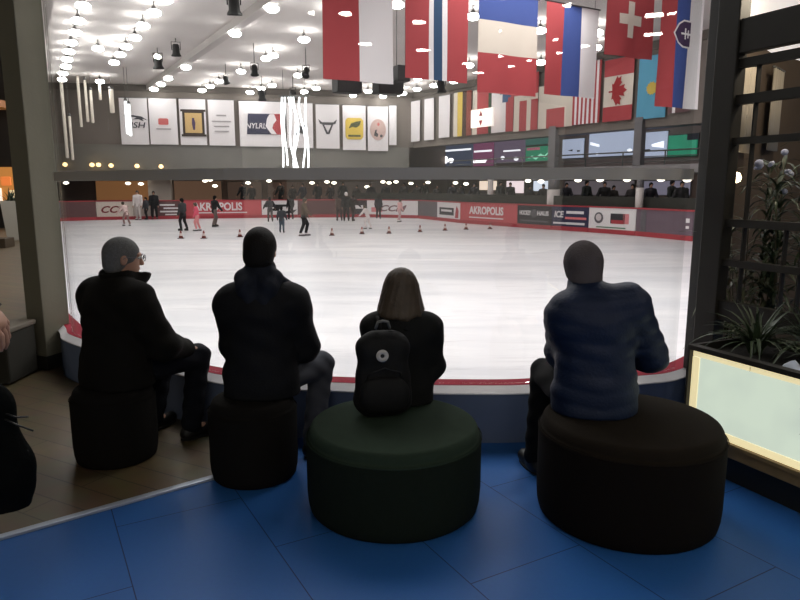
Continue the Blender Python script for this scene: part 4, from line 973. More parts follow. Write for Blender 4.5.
wallflag(539.5, 573.5, 84, 127.5, 'white flag with a red block at its foot', Reg(lambda u, v: 1 if .24 < u < .78 and v > .55 else 0, (.24, .78), (.55,)), [M_cream_cloth, M_red])
wallflag(574.5, 602, 62, 123.5, 'flag of thin red and white upright stripes', Reg(lambda u, v: int(u * 13) % 2, tuple(i / 13 for i in range(1, 13))), [M_red, M_white_cloth])
LEAF = [(0, .5), (.09, .32), (.2, .38), (.15, .08), (.28, .22), (.32, .14), (.48, .17), (.42, .02), (.5, -.05), (.24, -.24), (.27, -.33), (.03, -.29), (.03, -.5), (-.03, -.5), (-.03, -.29), (-.27, -.33), (-.24, -.24), (-.5, -.05), (-.42, .02), (-.48, .17), (-.32, .14), (-.28, .22), (-.15, .08), (-.2, .38), (-.09, .32)]
wallflag(605.5, 635, 58, 120.5, 'white flag with red ends and a red maple leaf', hbands(.27, .76), [M_red, M_cream_cloth, M_red], emblem=[('maple_leaf', [(b, -a) for a, b in LEAF], .5, .52, 1.05, 1.35, mat('deep_red_leaf', (160, 40, 44), .8), .03)])
SUN = [(.5 * math.cos(a) * (1 if i % 2 else .8), .5 * math.sin(a) * (1 if i % 2 else .8)) for i, a in enumerate([2 * PI * k / 24 for k in range(24)])]
wallflag(640, 669, 55, 118, 'light blue flag with a golden sun', one, [M_lblue], emblem=[('sun', SUN, .5, .52, .6, .6, mat('gold_print', (210, 180, 80), .7), .03)])
wallflag(672, 694, 52, 112, 'dark grey-red flag with a white cross half behind the shield flag', Reg(lambda u, v: 1 if .2 < u < .34 or .72 < v < .80 else 0, (.2, .34), (.72, .80)), [mat('grey_red_cloth', (112, 84, 86), .8), M_white_cloth])
# white team banners along the far fascia
FP = F0 - NF * .16
def banner(u0, u1, vt, vb, label, marks=()):
    A = onplane(u0, vt, FP, NF); B = onplane(u1, vt, FP, NF); Z = onplane((u0 + u1) / 2, vb, FP, NF).z; zt = onplane((u0 + u1) / 2, vt, FP, NF).z
    wd = (B.to_2d() - A.to_2d()).length; ht = zt - Z
    t = flag(label, Vector((A.x, A.y, zt)), DF, wd, ht, one, [M_white_cloth], name='banner', group='team banners on the far fascia', nx=8, nz=8, wave=.015, cord_to=None, cat='banner')
    d = Vector((DF.x, DF.y, 0)).normalized(); n = Vector((d.y, -d.x, 0)); R = Matrix((d, Vector((0, 0, 1)), n)).transposed()
    cl = [c for c in t.children if c.name.startswith('cloth')][0]
    for mk in marks:
        k, fx, fy = mk[0], mk[1], mk[2]; P = d * (fx * wd) + Vector((0, 0, -fy * ht)) + n * .035; M = Matrix.Translation(P) @ R.to_4x4()
        if k == 'text': text_part(mk[3], 'lettering', mk[6], cl, Matrix.Translation(n * .03) @ M, mk[4] * wd, mk[5], mk[7] if len(mk) > 7 else 0, .006, .01)
        else:
            g = MB(); g.prism([(a * mk[4], b * mk[5]) for a, b in mk[3]], mk[7] if len(mk) > 7 else 0, .012 + (mk[7] if len(mk) > 7 else 0), M); g.build(k, mk[6], cl)
    return t
SQ = [(-.5, -.5), (.5, -.5), (.5, .5), (-.5, .5)]
CIR = [(.5 * math.cos(2 * PI * k / 24), .5 * math.sin(2 * PI * k / 24)) for k in range(24)]
RSQ = [(.5 * max(-1, min(1, 1.25 * math.cos(2 * PI * k / 40))), .5 * max(-1, min(1, 1.25 * math.sin(2 * PI * k / 40)))) for k in range(40)]
M_ink = mat('grey_black_ink', (70, 70, 76), .7); M_faint = mat('faint_grey_ink', (172, 168, 168), .7); M_pinkink = mat('red_ink', (206, 110, 108), .7)
SWOOSH = [(-.5, .28), (-.1, .30), (.25, .22), (.5, -.05), (.28, .06), (.34, -.12), (.12, .02), (-.1, .0), (.05, .14), (-.2, .2)]
banner(118.5, 146.5, 98, 144.5, 'white banner with dark swooping bird logo, leftmost of the row', [('logo', .55, .46, SWOOSH, 1.5, .9, M_ink), ('text', .55, .58, 'FISH', .72, .36, M_ink, .2)])
banner(148, 176, 98.5, 144.5, 'white banner with a small red mark', [('logo', .5, .50, RSQ, .62, .40, M_pinkink), ('small_print', .5, .66, SQ, .9, .08, M_faint)])
banner(178.5, 205, 99, 145, 'white banner with a dark-framed tan picture', [('picture_frame', .52, .52, SQ, 1.35, 1.50, mat('dark_scroll_ink', (64, 54, 48), .7)), ('picture_field', .52, .52, SQ, 1.05, 1.25, mat('tan_ink', (206, 174, 118), .7), .014), ('figure_print', .52, .54, [(-.2, .5), (.1, .5), (.3, .1), (.2, -.5), (-.1, -.5), (-.25, .0)], .40, .75, mat('violet_ink', (84, 68, 96), .7), .028), ('picture_frame', .52, .25, SQ, 1.55, .14, mat('dark_scroll_ink', (64, 54, 48), .7), .02), ('picture_frame', .52, .79, SQ, 1.55, .14, mat('dark_scroll_ink', (64, 54, 48), .7), .02)])
banner(207.5, 233.5, 100, 145.5, 'white banner with four faint grey lines', [('small_print', .5, .34, SQ, .62, .10, M_faint), ('small_print', .5, .47, SQ, 1.2, .09, M_faint), ('small_print', .5, .58, SQ, .95, .09, M_faint), ('small_print', .5, .69, SQ, .9, .09, M_faint)])
banner(238.5, 284.5, 101.5, 146.5, 'wide white banner with slanted navy and red league logo', [('logo_field', .40, .50, [(-.42, -.5), (.5, -.5), (.5, .5), (-.5 + .14, .5)], 1.72, 1.32, M_navy), ('logo_field', .84, .50, [(-.5, -.5), (.34, -.5), (.5, .5), (-.5, .5)], .92, 1.32, M_red, .004), ('player_print', .69, .50, [(-.1, .5), (.3, .5), (.5, .2), (.2, .0), (.1, -.2), (.5, -.5), (0, -.5), (-.5, -.1), (-.35, .3)], .72, 1.28, M_white_cloth, .018), ('text', .36, .54, 'NYLRL', .44, .34, M_white_cloth, .15)])
banner(286, 312.5, 103, 148, 'white banner behind the bright hanging light strands', [('logo', .5, .58, [(-.3, .5), (.1, .2), (.4, .4), (.3, -.2), (.5, -.5), (0, -.3), (-.4, -.5), (-.1, 0)], .9, .8, M_ink)])
banner(315.5, 339, 104.5, 148.5, 'white banner with a horned bull-head outline', [('logo', .5, .42, [(-.5, .5), (-.3, .1), (.3, .1), (.5, .5), (.42, -.1), (.2, -.25), (-.2, -.25), (-.42, -.1)], 1.25, .5, M_ink), ('logo', .5, .55, [(-.35, .4), (-.25, .4), (0, -.35), (.25, .4), (.35, .4), (.1, -.5), (-.1, -.5)], 1.05, .7, M_ink)])
banner(342.5, 365.5, 105.5, 150, 'white banner with yellow rounded square and dark leaf shape', [('logo_field', .5, .52, RSQ, 1.22, 1.42, M_yellow), ('leaf_print', .52, .44, [(-.5, -.4), (-.3, .2), (.1, .4), (.5, .5), (.4, .0), (.1, -.3), (-.2, -.2)], .85, .58, mat('olive_ink', (86, 92, 62), .7), .014), ('small_print', .5, .68, SQ, .85, .13, mat('olive_ink', (86, 92, 62), .7), .014)])
banner(367.5, 388, 106.5, 151, 'white banner with pinkish round badge', [('badge_print', .5, .52, CIR, 1.1, 1.4, mat('pale_rose_ink', (208, 180, 172), .7)), ('badge_mark', .42, .60, [(-.4, -.3), (-.2, .4), (.1, .5), (.0, .1), (.3, -.1), (.2, -.5)], .42, .5, M_ink, .014), ('badge_mark', .52, .40, CIR, .16, .22, M_pinkink, .014), ('badge_mark', .66, .66, CIR, .18, .2, M_ink, .014)])
banner(389, 396.5, 105.5, 145, 'narrow plain grey-white banner at the corner end of the team banners')

# ------------------------------------------------------------------ lamps under the hall ceiling
ZC = 7.8
def highbay(P, label, group='bright hall lamps under the rink ceiling'):
    t = thing('ceiling_lamp', label, 'lamp', P, 0, group)
    g = MB(); g.tube([(0, 0, .18), (0, 0, ZC - P[2] + .005)], .02, 8); g.build('hanger', M_metal_dark, t)
    g = MB(); g.lathe([(.04, .22), (.07, .16), (.09, .11), (.18, .075), (.19, .06), (.0001, .06)], n=20); g.build('lamp_housing', M_metal_grey, t)
    g = MB(); g.lathe([(.17, .059), (.235, .01), (.235, -.06), (.15, -.12), (.0001, -.14)], n=20); g.build('lamp_glow', M_lamp, t)
    return t
HB = [(83, 5), (78, 20), (75, 32), (71, 42), (69, 51), (67, 59), (66, 66), (63, 73), (62, 79),
      (165, -1), (154, 12), (143, 25), (135, 37), (126, 46), (120, 54), (114, 62),
      (186, 67), (168, 78), (161, 84), (154, 89), (98, 48), (100, 81),
      (272, 8), (235, 33), (304, 39), (266, 58), (273, 55), (241, 71), (298, 75), (219, 81), (210, 86), (202, 90), (250, 92), (261, 88), (272, 85), (304, 91.5), (316, 88),
      (353, 95), (350, 99), (368, 91), (383, 97), (397, 94), (397, 4), (333, 17),
      (403, 93), (417, 89), (434, 85), (454, 81), (418, 78), (447, 69), (469, 65), (473, 16), (540, 30), (597, 32), (596, 47), (541, 62)]
h0 = None
HL = 'glowing white lamp among the alike lamps hung in rows under the hall ceiling'
spots_done = []
for u, v in HB:
    zl = 7.45
    P = onz(u, v, zl)
    if P.y > 46: P = P * (46 / P.y); P.z = zl
    if any((P - q).length < .55 for q in spots_done): continue
    spots_done.append(P)
    if h0 is None: h0 = highbay(P, HL)
    else: dup(h0, P)
# more light from the same kind of rows nearer than the picture shows
def area(name, loc, size, power, color=(1, .98, .97), rot=(0, 0, 0), sy=None):
    l = bpy.data.lights.new(name, 'AREA'); l.energy = power; l.color = color; l.size = size
    if sy: l.shape = 'RECTANGLE'; l.size_y = sy
    o = bpy.data.objects.new(name, l); COL.objects.link(o); o.location = loc; o.rotation_euler = rot; return o
area('rink_row_light', (-2.0, 9.6, 7.5), 6, 640, sy=5)
area('rink_row_light', (5.5, 10.6, 7.5), 5, 600, sy=5)
area('rink_row_light', (-6.5, 20, 7.5), 6, 330, sy=5)
area('rink_row_light', (4, 21, 7.5), 6, 350, sy=5)

# black stage spotlights under the ceiling
def spot(u, v, Y, s, label, tilt):
    P = ony(u, v, Y); t = thing('stage_spotlight', label, 'spotlight', P, random.uniform(-.6, .6), 'black spotlights under the rink ceiling')
    R = Euler((tilt, 0, 0)).to_matrix()
    g = MB(); g.lathe([(.10 * s, .22 * s), (.13 * s, .15 * s), (.14 * s, -.12 * s), (.19 * s, -.20 * s), (.19 * s, -.24 * s), (.16 * s, -.24 * s), (.13 * s, -.16 * s), (.0001, -.15 * s)], n=20, R=R); b = g.build('spotlight_head', M_black, t)
    g = MB(); g.tube([(-.16 * s, 0, 0), (-.17 * s, 0, .3 * s), (.17 * s, 0, .3 * s), (.16 * s, 0, 0)], .018 * s, 6); g.build('yoke', M_black, t)
    g = MB(); g.tube([(0, 0, .3 * s), (0, 0, ZC - P.z + .004)], .022, 8); g.build('hanger', M_metal_dark, t)
    g = MB(); g.lathe([(.128 * s, -.165 * s), (.0001, -.175 * s)], n=18, R=R, close=False); g.build('lens', mat('dark_lens', (60, 56, 60), .1), b)
spot(234, 5, 23.5, 1.35, 'largest black spotlight hanging at the top edge of the ceiling', .2)
spot(254.5, 70, 31, 1.0, 'black spotlight left of the middle of the grey ceiling', .5)
spot(306, 72, 32, 1.0, 'black spotlight right of the middle, pointing at the flags', -.6)
spot(262, 95, 40, 1.3, 'black spotlight just above the league logo banner', .3)
spot(293, 95, 40, 1.3, 'black spotlight above the bright hanging strands', .2)
spot(226, 80, 36, .9, 'small black spotlight above the banner of grey writing', .4)
spot(441, 86, 33, 1.3, 'black spotlight below the red flag with dark blue stripe', .3)
spot(176, 50, 30, 1.1, 'thin dark spotlight above the left banners', .1)
spot(158, 62, 32, 1.3, 'dark tall spotlight above the tan picture banner', .1)
def speaker_box(u, v, Y, w_, h_, d_, label):
    P = ony(u, v, Y); t = thing('loudspeaker', label, 'speaker', P, .5, 'black loudspeakers behind the big flags')
    g = MB(); g.box((0, 0, 0), (w_, d_, h_), bev=.03); g.build('speaker_body', M_black, t)
    g = MB(); g.box((0, -d_ / 2 - .008, 0), (w_ * .9, .016, h_ * .9)); g.build('grille', mat('speaker_grille', (40, 38, 38), .8), t)
    for sx in (-1, 1):
        g = MB(); g.tube([(sx * w_ * .35, 0, h_ / 2 - .01), (sx * w_ * .35, 0, ZC - P.z + .004)], .012, 6); g.build('hanging_rod', M_metal_dark, t)
speaker_box(347, 85, 26, 1.0, .62, .6, 'black loudspeaker box below the red and white halved flag')
speaker_box(388, 84, 26, 1.05, .78, .6, 'black loudspeaker box between the red-white flag and the striped red flag')
speaker_box(401, 74, 25, .5, .55, .5, 'small black loudspeaker beside the left edge of the dark-blue-striped flag')

# bright light strands, upright tubes
P = ony(296, 170, 38); t = thing('light_strands', 'cluster of bright white wavy light strands hanging before the banners', 'light decoration', P)
hh = ony(296, 97, 38).z - P.z
g = MB(); g.box((0, 0, hh + .05), (1.7, .2, .1), bev=.02); g.build('top_bar', M_metal_dark, t)
for sx in (-.6, .6):
    g = MB(); g.tube([(sx, 0, hh + .09), (sx, 0, ZC - P.z + .004)], .015, 6); g.build('cord', M_metal_dark, t)
for k, (x0, x1, z0, am) in enumerate(((-.70, -.72, .15, .03), (-.58, -.52, .25, .06), (-.36, -.06, .0, .10), (-.12, .10, .1, .12), (.10, .0, .0, .14), (.36, .52, .05, .12), (.62, .70, .02, .05))):
    g = MB(); g.tube([(x0 + (x1 - x0) * (1 - i / 14) + am * math.sin(i * .5 + k), .03 * math.cos(i * .9 + k), z0 + (hh - z0) * i / 14) for i in range(15)], .050, 8); g.build('light_strand', M_neon, t)
def upright_tube(u, v0, v1, Y, rad, m, label, group='pale upright tubes at the left of the hall'):
    A = ony(u, v1, Y); B = ony(u, v0, Y); t = thing('glow_tube', label, 'lamp', A, 0, group); h = B.z - A.z
    g = MB(); g.lathe([(rad * .6, 0), (rad, .03), (rad, h - .03), (rad * .6, h)], n=14); g.build('light_tube', m, t)
    g = MB(); g.lathe([(rad * 1.1, h), (rad * 1.1, h + .12), (.02, h + .16)], n=14); g.build('end_cap', M_metal_grey, t)
    if A.z + h + .17 < ZC:
        g = MB(); g.tube([(0, 0, h + .15), (0, 0, ZC - A.z + .004)], .015, 6); g.build('cord', M_metal_dark, t)
upright_tube(127.7, 101, 134, 37, .075, M_neon, 'bright white tube for a reflection, longer of two before the leftmost banner')  # made-up hanging tubes in place of a reflection in the glass
upright_tube(130.8, 104, 136, 37, .075, M_neon, 'bright white tube for a reflection, right one of two before the leftmost banner')
TL = 'pale upright tube, '
upright_tube(67.5, 75, 158, 40, .09, M_tube, TL + 'leftmost, long one beside the left pillar')  # pale upright streaks built as dim glowing tubes
upright_tube(73, 116, 160, 40, .075, M_tube, TL + 'second from the left, low and long')
upright_tube(81.5, 70, 127, 40, .075, M_tube, TL + 'third from the left, reaching highest')
upright_tube(88, 80, 122, 40, .075, M_tube, TL + 'fourth from the left')
upright_tube(93, 90, 123, 40, .08, M_tube, TL + 'fifth from the left')
upright_tube(100.5, 82, 100, 40, .08, M_tube, TL + 'short one between the long ones')
upright_tube(112.5, 89, 113, 40, .13, M_tube, TL + 'thickest one, beside the leftmost banner')

# ------------------------------------------------------------------ galleries beyond the boards
RB = R0 + NR * 5.98
def shop_sign(u0, u1, v0, v1, label, m, cat='sign', name='shop_sign', text=None, depth=.12, P_=None, N_=None, D_=None, extra=()):
    P_ = P_ or RB; N_ = N_ or NR; D_ = D_ or DR
    A = onplane(u0, v1, P_, N_); B = onplane(u1, v1, P_, N_); zt = onplane((u0 + u1) / 2, v0, P_, N_).z; zb = onplane((u0 + u1) / 2, v1, P_, N_).z
    c = (A + B) / 2; c.z = zb; wd = (B.to_2d() - A.to_2d()).length; ht = zt - zb
    d = Vector((D_.x, D_.y, 0)).normalized(); n = Vector((d.y, -d.x, 0)); R = Matrix((d, Vector((0, 0, 1)), n)).transposed()
    t = thing(name, label, cat, c)
    g = MB(); g.box(R @ Vector((0, ht / 2, depth / 2 + .02)), (wd, ht, depth), R, bev=.01); g.build('sign_panel', m, t)
    g = MB(); g.box(R @ Vector((0, ht / 2, .012)), (wd + .1, ht + .1, .04), R); g.build('sign_back', M_metal_dark, t)
    for e in extra:
        M = Matrix.Translation(R @ Vector((e[1] * wd, ht / 2 + e[2] * ht, depth + .02))) @ R.to_4x4()
        if e[0] == 'text': text_part(e[3], 'lettering', e[6], t, M, e[4] * wd, e[5] * ht, e[7] if len(e) > 7 else 0, .03, .01)
        else: g = MB(); g.prism([(a * e[4] * wd, b * e[5] * ht) for a, b in e[3]], 0, .03, M); g.build(e[0], e[6], t)
    return t
def glow(name, rgb, e): return mat(name, rgb, .5, emit=e)
G_blue = glow('pale_blue_shop_glow', (164, 172, 192), .85); G_white = glow('white_shop_glow', (240, 240, 246), 1.3); G_green = glow('green_shop_glow', (42, 132, 100), .7)
G_mag = glow('magenta_shop_glow', (120, 62, 96), .7); G_night = glow('night_blue_shop_glow', (62, 72, 96), .6); G_dim = glow('dim_blue_shop_glow', (84, 92, 104), .5); G_script = glow('white_script_glow', (255, 252, 255), 2.4)
shop_sign(401, 417, 152, 164, 'dim grey-blue shop window at the far corner of the upper gallery', G_dim, 'shop window', 'shop_window')
shop_sign(421, 436, 151, 163, 'dim grey shop window with a small white mark on the upper gallery', G_dim, 'shop window', 'shop_window', extra=[('small_print', .1, -.1, SQ, .4, .12, G_white)])
shop_sign(441, 474, 142, 166, 'dark blue shop front with white glowing script on the upper gallery', G_night, 'shop front', 'storefront', extra=[('script_print', -.30, -.22, CIR, .13, .30, G_script), ('script_print', -.14, -.26, CIR, .16, .20, G_script), ('light_strip', 0, .16, SQ, .9, .07, G_white)])
shop_sign(474.5, 494, 142, 166, 'magenta-tinted shop front with white lower-case lettering on the upper gallery', G_mag, 'shop front', 'storefront', extra=[('text', -.12, -.28, 'center', .72, .16, G_script, .2), ('light_strip', 0, .12, SQ, .9, .07, G_white)])
shop_sign(495.5, 525.5, 136, 163, 'purple-grey shop front with three thin light strips on the upper gallery', glow('purple_grey_shop_glow', (98, 84, 104), .7), 'shop front', 'storefront', extra=[('light_strip', 0, .40, SQ, .9, .07, G_white), ('light_strip', .1, -.05, SQ, .55, .05, G_white), ('light_strip', -.2, -.30, CIR, .12, .14, G_white), ('light_strip', .25, -.36, CIR, .14, .14, G_white)])
shop_sign(527, 553, 146.5, 161, 'green shop sign with pale slanted script under the striped flag', G_green, extra=[('script_print', .0, -.15, [(-.5, -.3), (-.3, .1), (-.1, -.2), (.1, .3), (.3, .0), (.5, .5), (.3, -.3), (.1, .0), (-.1, -.5), (-.3, -.2)], .8, .5, glow('mint_script_glow', (150, 220, 190), .9)), ('accent_band', -.2, .36, SQ, .5, .18, glow('rose_band_glow', (170, 90, 110), .7))])
shop_sign(527, 553, 131, 144.5, 'plain teal panel above the green script sign', glow('teal_shop_glow', (62, 112, 104), .5), 'panel', 'wall_panel')
shop_sign(563.5, 584, 139, 158, 'pale blue shop window with dark slanted marks beside the gallery column', G_blue, 'shop window', 'shop_window', extra=[('small_print', -.1, -.1, [(-.5, 0), (.5, -.4), (.5, .4)], .22, .12, M_ink), ('small_print', .3, -.15, SQ, .12, .08, M_ink)])
shop_sign(590, 636, 132, 156, 'wide pale blue shop front below the maple leaf flag', G_blue, 'shop front', 'storefront', extra=[('light_strip', -.36, .02, [(-.5, .5), (.5, -.1), (.5, -.5), (-.5, .0)], .2, .22, G_white), ('light_strip', .4, -.3, CIR, .09, .12, G_white), ('light_strip', -.3, -.38, CIR, .07, .09, G_white)])
shop_sign(644, 667, 132, 157, 'pale blue shop window right of the tall gallery column', G_blue, 'shop window', 'shop_window', extra=[('light_strip', .15, -.02, [(-.5, .1), (.5, .5), (.5, -.5), (-.5, -.2)], .5, .26, G_white), ('small_print', -.3, -.22, SQ, .25, .08, M_ink)])
shop_sign(669, 697, 135, 156, 'deep green shop panel beside the right pillar', G_green, extra=[('small_print', .38, .38, SQ, .4, .3, M_ink)])
for k, (u0, u1, v, lb) in enumerate(((560, 590, 131, 'left'), (590, 640, 127.5, 'middle'), (641, 668, 124.5, 'right'))):
    A = onplane(u0, v, RB - NR * 3, NR); B = onplane(u1, v, RB - NR * 3, NR); z = 4.5
    t = thing('ceiling_light_strip', 'white light strip under the upper gallery ceiling, %s one of three' % lb, 'lamp', (A.x, A.y, z), 0, 'light strips over the upper gallery')
    q = Vector((B.x - A.x, B.y - A.y, 0))
    g = MB(); g.tube([(0, 0, 0), q], .05, 8); g.build('light_tube', glow('strip_glow', (246, 248, 255), 4.0), t)
    g = MB(); g.tube([Vector((0, 0, .07)), q + Vector((0, 0, .07))], .035, 8); g.build('lamp_housing', M_metal_grey, t)
# handrail of the upper gallery
RH = R0 - NR * .1
t = thing('gallery_handrail', 'dark handrail with posts along the upper gallery edge', 'handrail', (R0.x, R0.y, 2.45))
s0, s1 = -14.0, 9.0
for z in (.62, .38, .16):
    g = MB(); g.tube([(DR.x * s0, DR.y * s0, z), (DR.x * s1, DR.y * s1, z)], .035 if z > .5 else .02, 8); g.build('rail', M_metal_dark, t)
for k in range(11):
    s_ = s0 + (s1 - s0) * k / 10; g = MB(); g.box((DR.x * s_, DR.y * s_, .31), (.05, .05, .62)); g.build('post', M_metal_dark, t)
# columns in front of the galleries
M_col = mat('white_column_cladding', (206, 198, 194), .6); M_colg = mat('grey_column', (116, 114, 116), .7)
PB0 = bpt(551).to_2d(); PB1 = bpt(692).to_2d(); NB = Vector((-(PB1 - PB0).y, (PB1 - PB0).x)).normalized()
for k, (u, r, zlow) in enumerate(((639, .16, 1.45), (553, .30, 1.35), (490, .16, 1.9), (622, .0, 0))):
    if r == 0: continue
    P = onplane(u, 205, PB0 + NB * .9, NB)
    t = thing('gallery_column', ('round column with white lower cladding, right of the red-white crest board', 'thick round column with white lower cladding behind the navy board', 'thin round pale column behind the right red board')[k], 'column', (P.x, P.y, 0), 0, 'columns behind the boards')
    t['kind'] = 'structure'
    g = MB(); g.lathe([(r, 0), (r, zlow)], n=24); g.build('column_cladding', M_col, t)
    g = MB(); g.lathe([(r * .9, zlow), (r * .9, 2.099)], n=24); g.build('column_shaft', M_colg, t)
    if k == 0:
        g = MB(); g.lathe([(r * .8, 2.96), (r * .8, 4.2)], n=24)
for k, u in enumerate((553.5, 639)):
    P = onplane(u, 150, R0 - NR * .05, NR); g = MB(); g.box((0, 0, 1.07), (.5 if k == 0 else .42, .3, 2.12)); o = struct(g.build('upper_column', M_colg)); o.location = (P.x, P.y, 2.455); o.rotation_euler = (0, 0, math.atan2(DR.y, DR.x))
# white column and lit panels under the far gallery
FB = F0 + NF * 5.98
g = MB(); g.box((0, 0, 1.045), (1.5, .6, 2.09)); P = onplane(161, 200, F0 + NF * 2, NF); o = struct(g.build('column_far', mat('white_plaster_column', (216, 204, 194), .7))); o.location = (P.x, P.y, 0); o.rotation_euler = (0, 0, .2)
def lit_panel(u0, u1, v0, v1, label, m, far): 
    return shop_sign(u0, u1, v0, v1, label, m, 'lit panel', 'lit_panel', P_=FB if far else RB, N_=NF if far else NR, D_=DF if far else DR, depth=.05)
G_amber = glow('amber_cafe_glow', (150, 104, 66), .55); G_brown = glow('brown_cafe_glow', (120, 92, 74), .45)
lit_panel(97, 150, 181, 200, 'amber-lit cafe wall left of the white far column', G_amber, True)
lit_panel(175, 222, 181, 200, 'brown-lit cafe wall right of the white far column', G_brown, True)
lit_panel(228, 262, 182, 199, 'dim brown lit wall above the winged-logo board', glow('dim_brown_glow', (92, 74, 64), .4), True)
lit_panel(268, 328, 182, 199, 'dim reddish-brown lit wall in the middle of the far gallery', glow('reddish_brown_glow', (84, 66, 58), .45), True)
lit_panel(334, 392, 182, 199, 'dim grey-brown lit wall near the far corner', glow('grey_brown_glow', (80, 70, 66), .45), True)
lit_panel(480, 497, 181, 190, 'bright cream lit window above the right red board', glow('cream_window_glow', (250, 226, 206), 1.0), False)
lit_panel(507, 524, 181, 193, 'bright pinkish-white lit window under the right gallery', glow('pink_window_glow', (250, 228, 232), 1.0), False)
lit_panel(534, 551, 181, 191, 'bright bluish-white lit window left of the thick column', glow('blue_window_glow', (220, 228, 244), 1.0), False)
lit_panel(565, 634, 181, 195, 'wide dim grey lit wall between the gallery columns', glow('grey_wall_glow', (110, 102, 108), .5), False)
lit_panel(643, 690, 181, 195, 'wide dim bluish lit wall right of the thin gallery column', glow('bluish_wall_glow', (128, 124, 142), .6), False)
g = MB(); cpts = [p + Vector((0, 0)) for p in bcurve[8:19]]; g.sweep(cpts, [(.75, 0), (.75, 1.06), (.87, 1.06), (.87, 0)]); struct(g.build('partition_low', mat('dark_green_brown_partition', (50, 50, 44), .8)))
# pendant lamps under the gallery slabs
def pendant(P, label, s=1.0, m=None, group='glowing pendant lamps under the gallery'):
    t = thing('pendant_lamp', label, 'lamp', P, 0, group)
    g = MB(); g.lathe([(.0001, -.10 * s), (.10 * s, -.08 * s), (.18 * s, -.02 * s), (.19 * s, .02 * s), (.12 * s, .09 * s), (.0001, .11 * s)], n=20); g.build('lamp_shade', m or M_pendant, t)
    g = MB(); g.tube([(0, 0, .10 * s), (0, 0, 2.101 - P[2])], .008, 6); g.build('cord', M_metal_dark, t)
    return t
prR = [(411, 183.5), (428, 182.5), (455.5, 183), (466, 184), (528, 181), (541, 181.5), (578, 180.3), (600, 180), (627, 179.8), (661, 179.6), (687, 180)]
p0 = None; PL = 'one of the alike glowing pendant lamps in a row under the gallery slab'
for i, (u, v) in enumerate(prR):
    P = onplane(u, v, R0 + NR * (.5 if u > 560 else 1.2), NR)
    if p0 is None: p0 = pendant(P, PL, .95)
    else: dup(p0, P)
for i, (u, v) in enumerate([(66, 183), (128, 183.5), (141, 184), (205, 181), (210, 180), (215, 186), (248, 183), (269, 181), (312, 183), (327, 182), (334, 183), (367, 187), (383, 182), (389, 183), (396, 182)]):
    P = onplane(u, v, F0 + NF * 1.2, NF); dup(p0, P)
for i, (u, v, lb) in enumerate(((65, 164.5, 'beside the left pillar'), (92, 164.8, 'left one of a close pair'), (98.5, 164.8, 'right one of a close pair'), (111, 165.5, 'left of the banner row'), (137, 166, 'below the leftmost banner'), (161, 166.5, 'below the picture banner'))):
    P = onplane(u, v, F0 - NF * .4, NF); t = thing('wall_lamp', 'warm glowing bulb above the far glazing rail, ' + lb, 'lamp', P, 0, 'warm bulbs over the far rail')
    g = MB(); g.lathe([(.0001, -.14), (.12, -.08), (.15, .0), (.10, .10), (.0001, .13)], n=16); g.build('bulb', M_warm, t)
    g = MB(); g.tube([(0, 0, .0), (NF.x * .25, NF.y * .25, -.0)], .03, 8); g.build('bracket', M_metal_dark, t)
# small white sign with two red arrows hung before the flags
P = onplane(482, 127, RP - NR * .5, NR); d = Vector((DR.x, DR.y, 0)).normalized(); n = Vector((d.y, -d.x, 0)); R = Matrix((d, Vector((0, 0, 1)), n)).transposed()
Pt = onplane(482, 109, RP - NR * .5, NR); A = onplane(471, 118, RP - NR * .5, NR); B = onplane(492.5, 118, RP - NR * .5, NR); wd = (B - A).length; ht = Pt.z - P.z
t = thing('hanging_sign', 'white lit sign with two small red marks hung before the flags', 'sign', P)
g = MB(); g.box((0, 0, ht / 2), (wd, .12, ht), R @ Matrix.Rotation(-PI / 2, 3, 'X'), bev=.01) if False else g.box(R @ Vector((0, ht / 2, 0)), (wd, ht, .12), R, bev=.01); g.build('sign_panel', glow('white_sign_glow', (250, 240, 232), .8), t)
for yy, sg in ((.74, 1), (.24, -1)):
    g = MB(); M = Matrix.Translation(R @ Vector((-.05, ht * yy, .06))) @ R.to_4x4(); g.prism([(-.16, -.13 * sg), (.16, -.13 * sg), (0, .17 * sg)], 0, .02, M); g.build('arrow', M_redkick, t)
for sx in (-.4, .4):
    g = MB(); p = R @ Vector((wd * sx, ht - .01, 0)); g.tube([p, (p.x, p.y, ZC - P.z + .004)], .012, 6); g.build('cord', M_metal_dark, t)

# onlookers standing in the shade behind the boards
protos = []
DK = [((24, 22, 24), (20, 20, 22)), ((34, 28, 28), (22, 22, 26)), ((28, 32, 30), (26, 22, 22)), ((42, 36, 34), (24, 24, 26)), ((30, 28, 38), (18, 18, 20))]
OL = 'one of the dark blurred onlookers standing in the shade behind the right boards'
us = [404, 417, 424, 437, 452, 461, 474, 500, 510, 529, 543, 566, 586, 604, 613, 632, 650, 671, 681]
for i, u in enumerate(us):
    off = (1.7, 2.5, 3.3)[i % 3]
    P = onplane(u, 200, PB0 + NB * off, NB); P.z = 0
    P = Vector((P.x, P.y, 0))
    if i < 5:
        a, b = DK[i]; t = figure(0, 0, (1.72, 1.62, 1.78, 1.55, 1.68)[i], 150 + 12 * i, OL, cloth(a), cloth(b), M_hair_dark, .04, 0, (.2 * i / 3, .3), group='onlookers behind the right boards', base=0.0, skates=False, at=P, res=.03); protos.append(t)
    else:
        dup(protos[(i * 3 + 1) % 5], P, math.radians(130 + (i * 37) % 90))
OF = 'one of the dim onlookers standing behind the far end boards'
for i, u in enumerate((243, 252, 281, 293, 303, 318, 331, 343, 357, 371, 386)):
    P = onplane(u, 198, F0 + NF * (-.6, .3)[i % 2], NF); P = Vector((P.x, P.y, 0))
    dup(protos[i % 5], P, math.radians(150 + (i * 31) % 60), OF, 'onlookers behind the far boards')

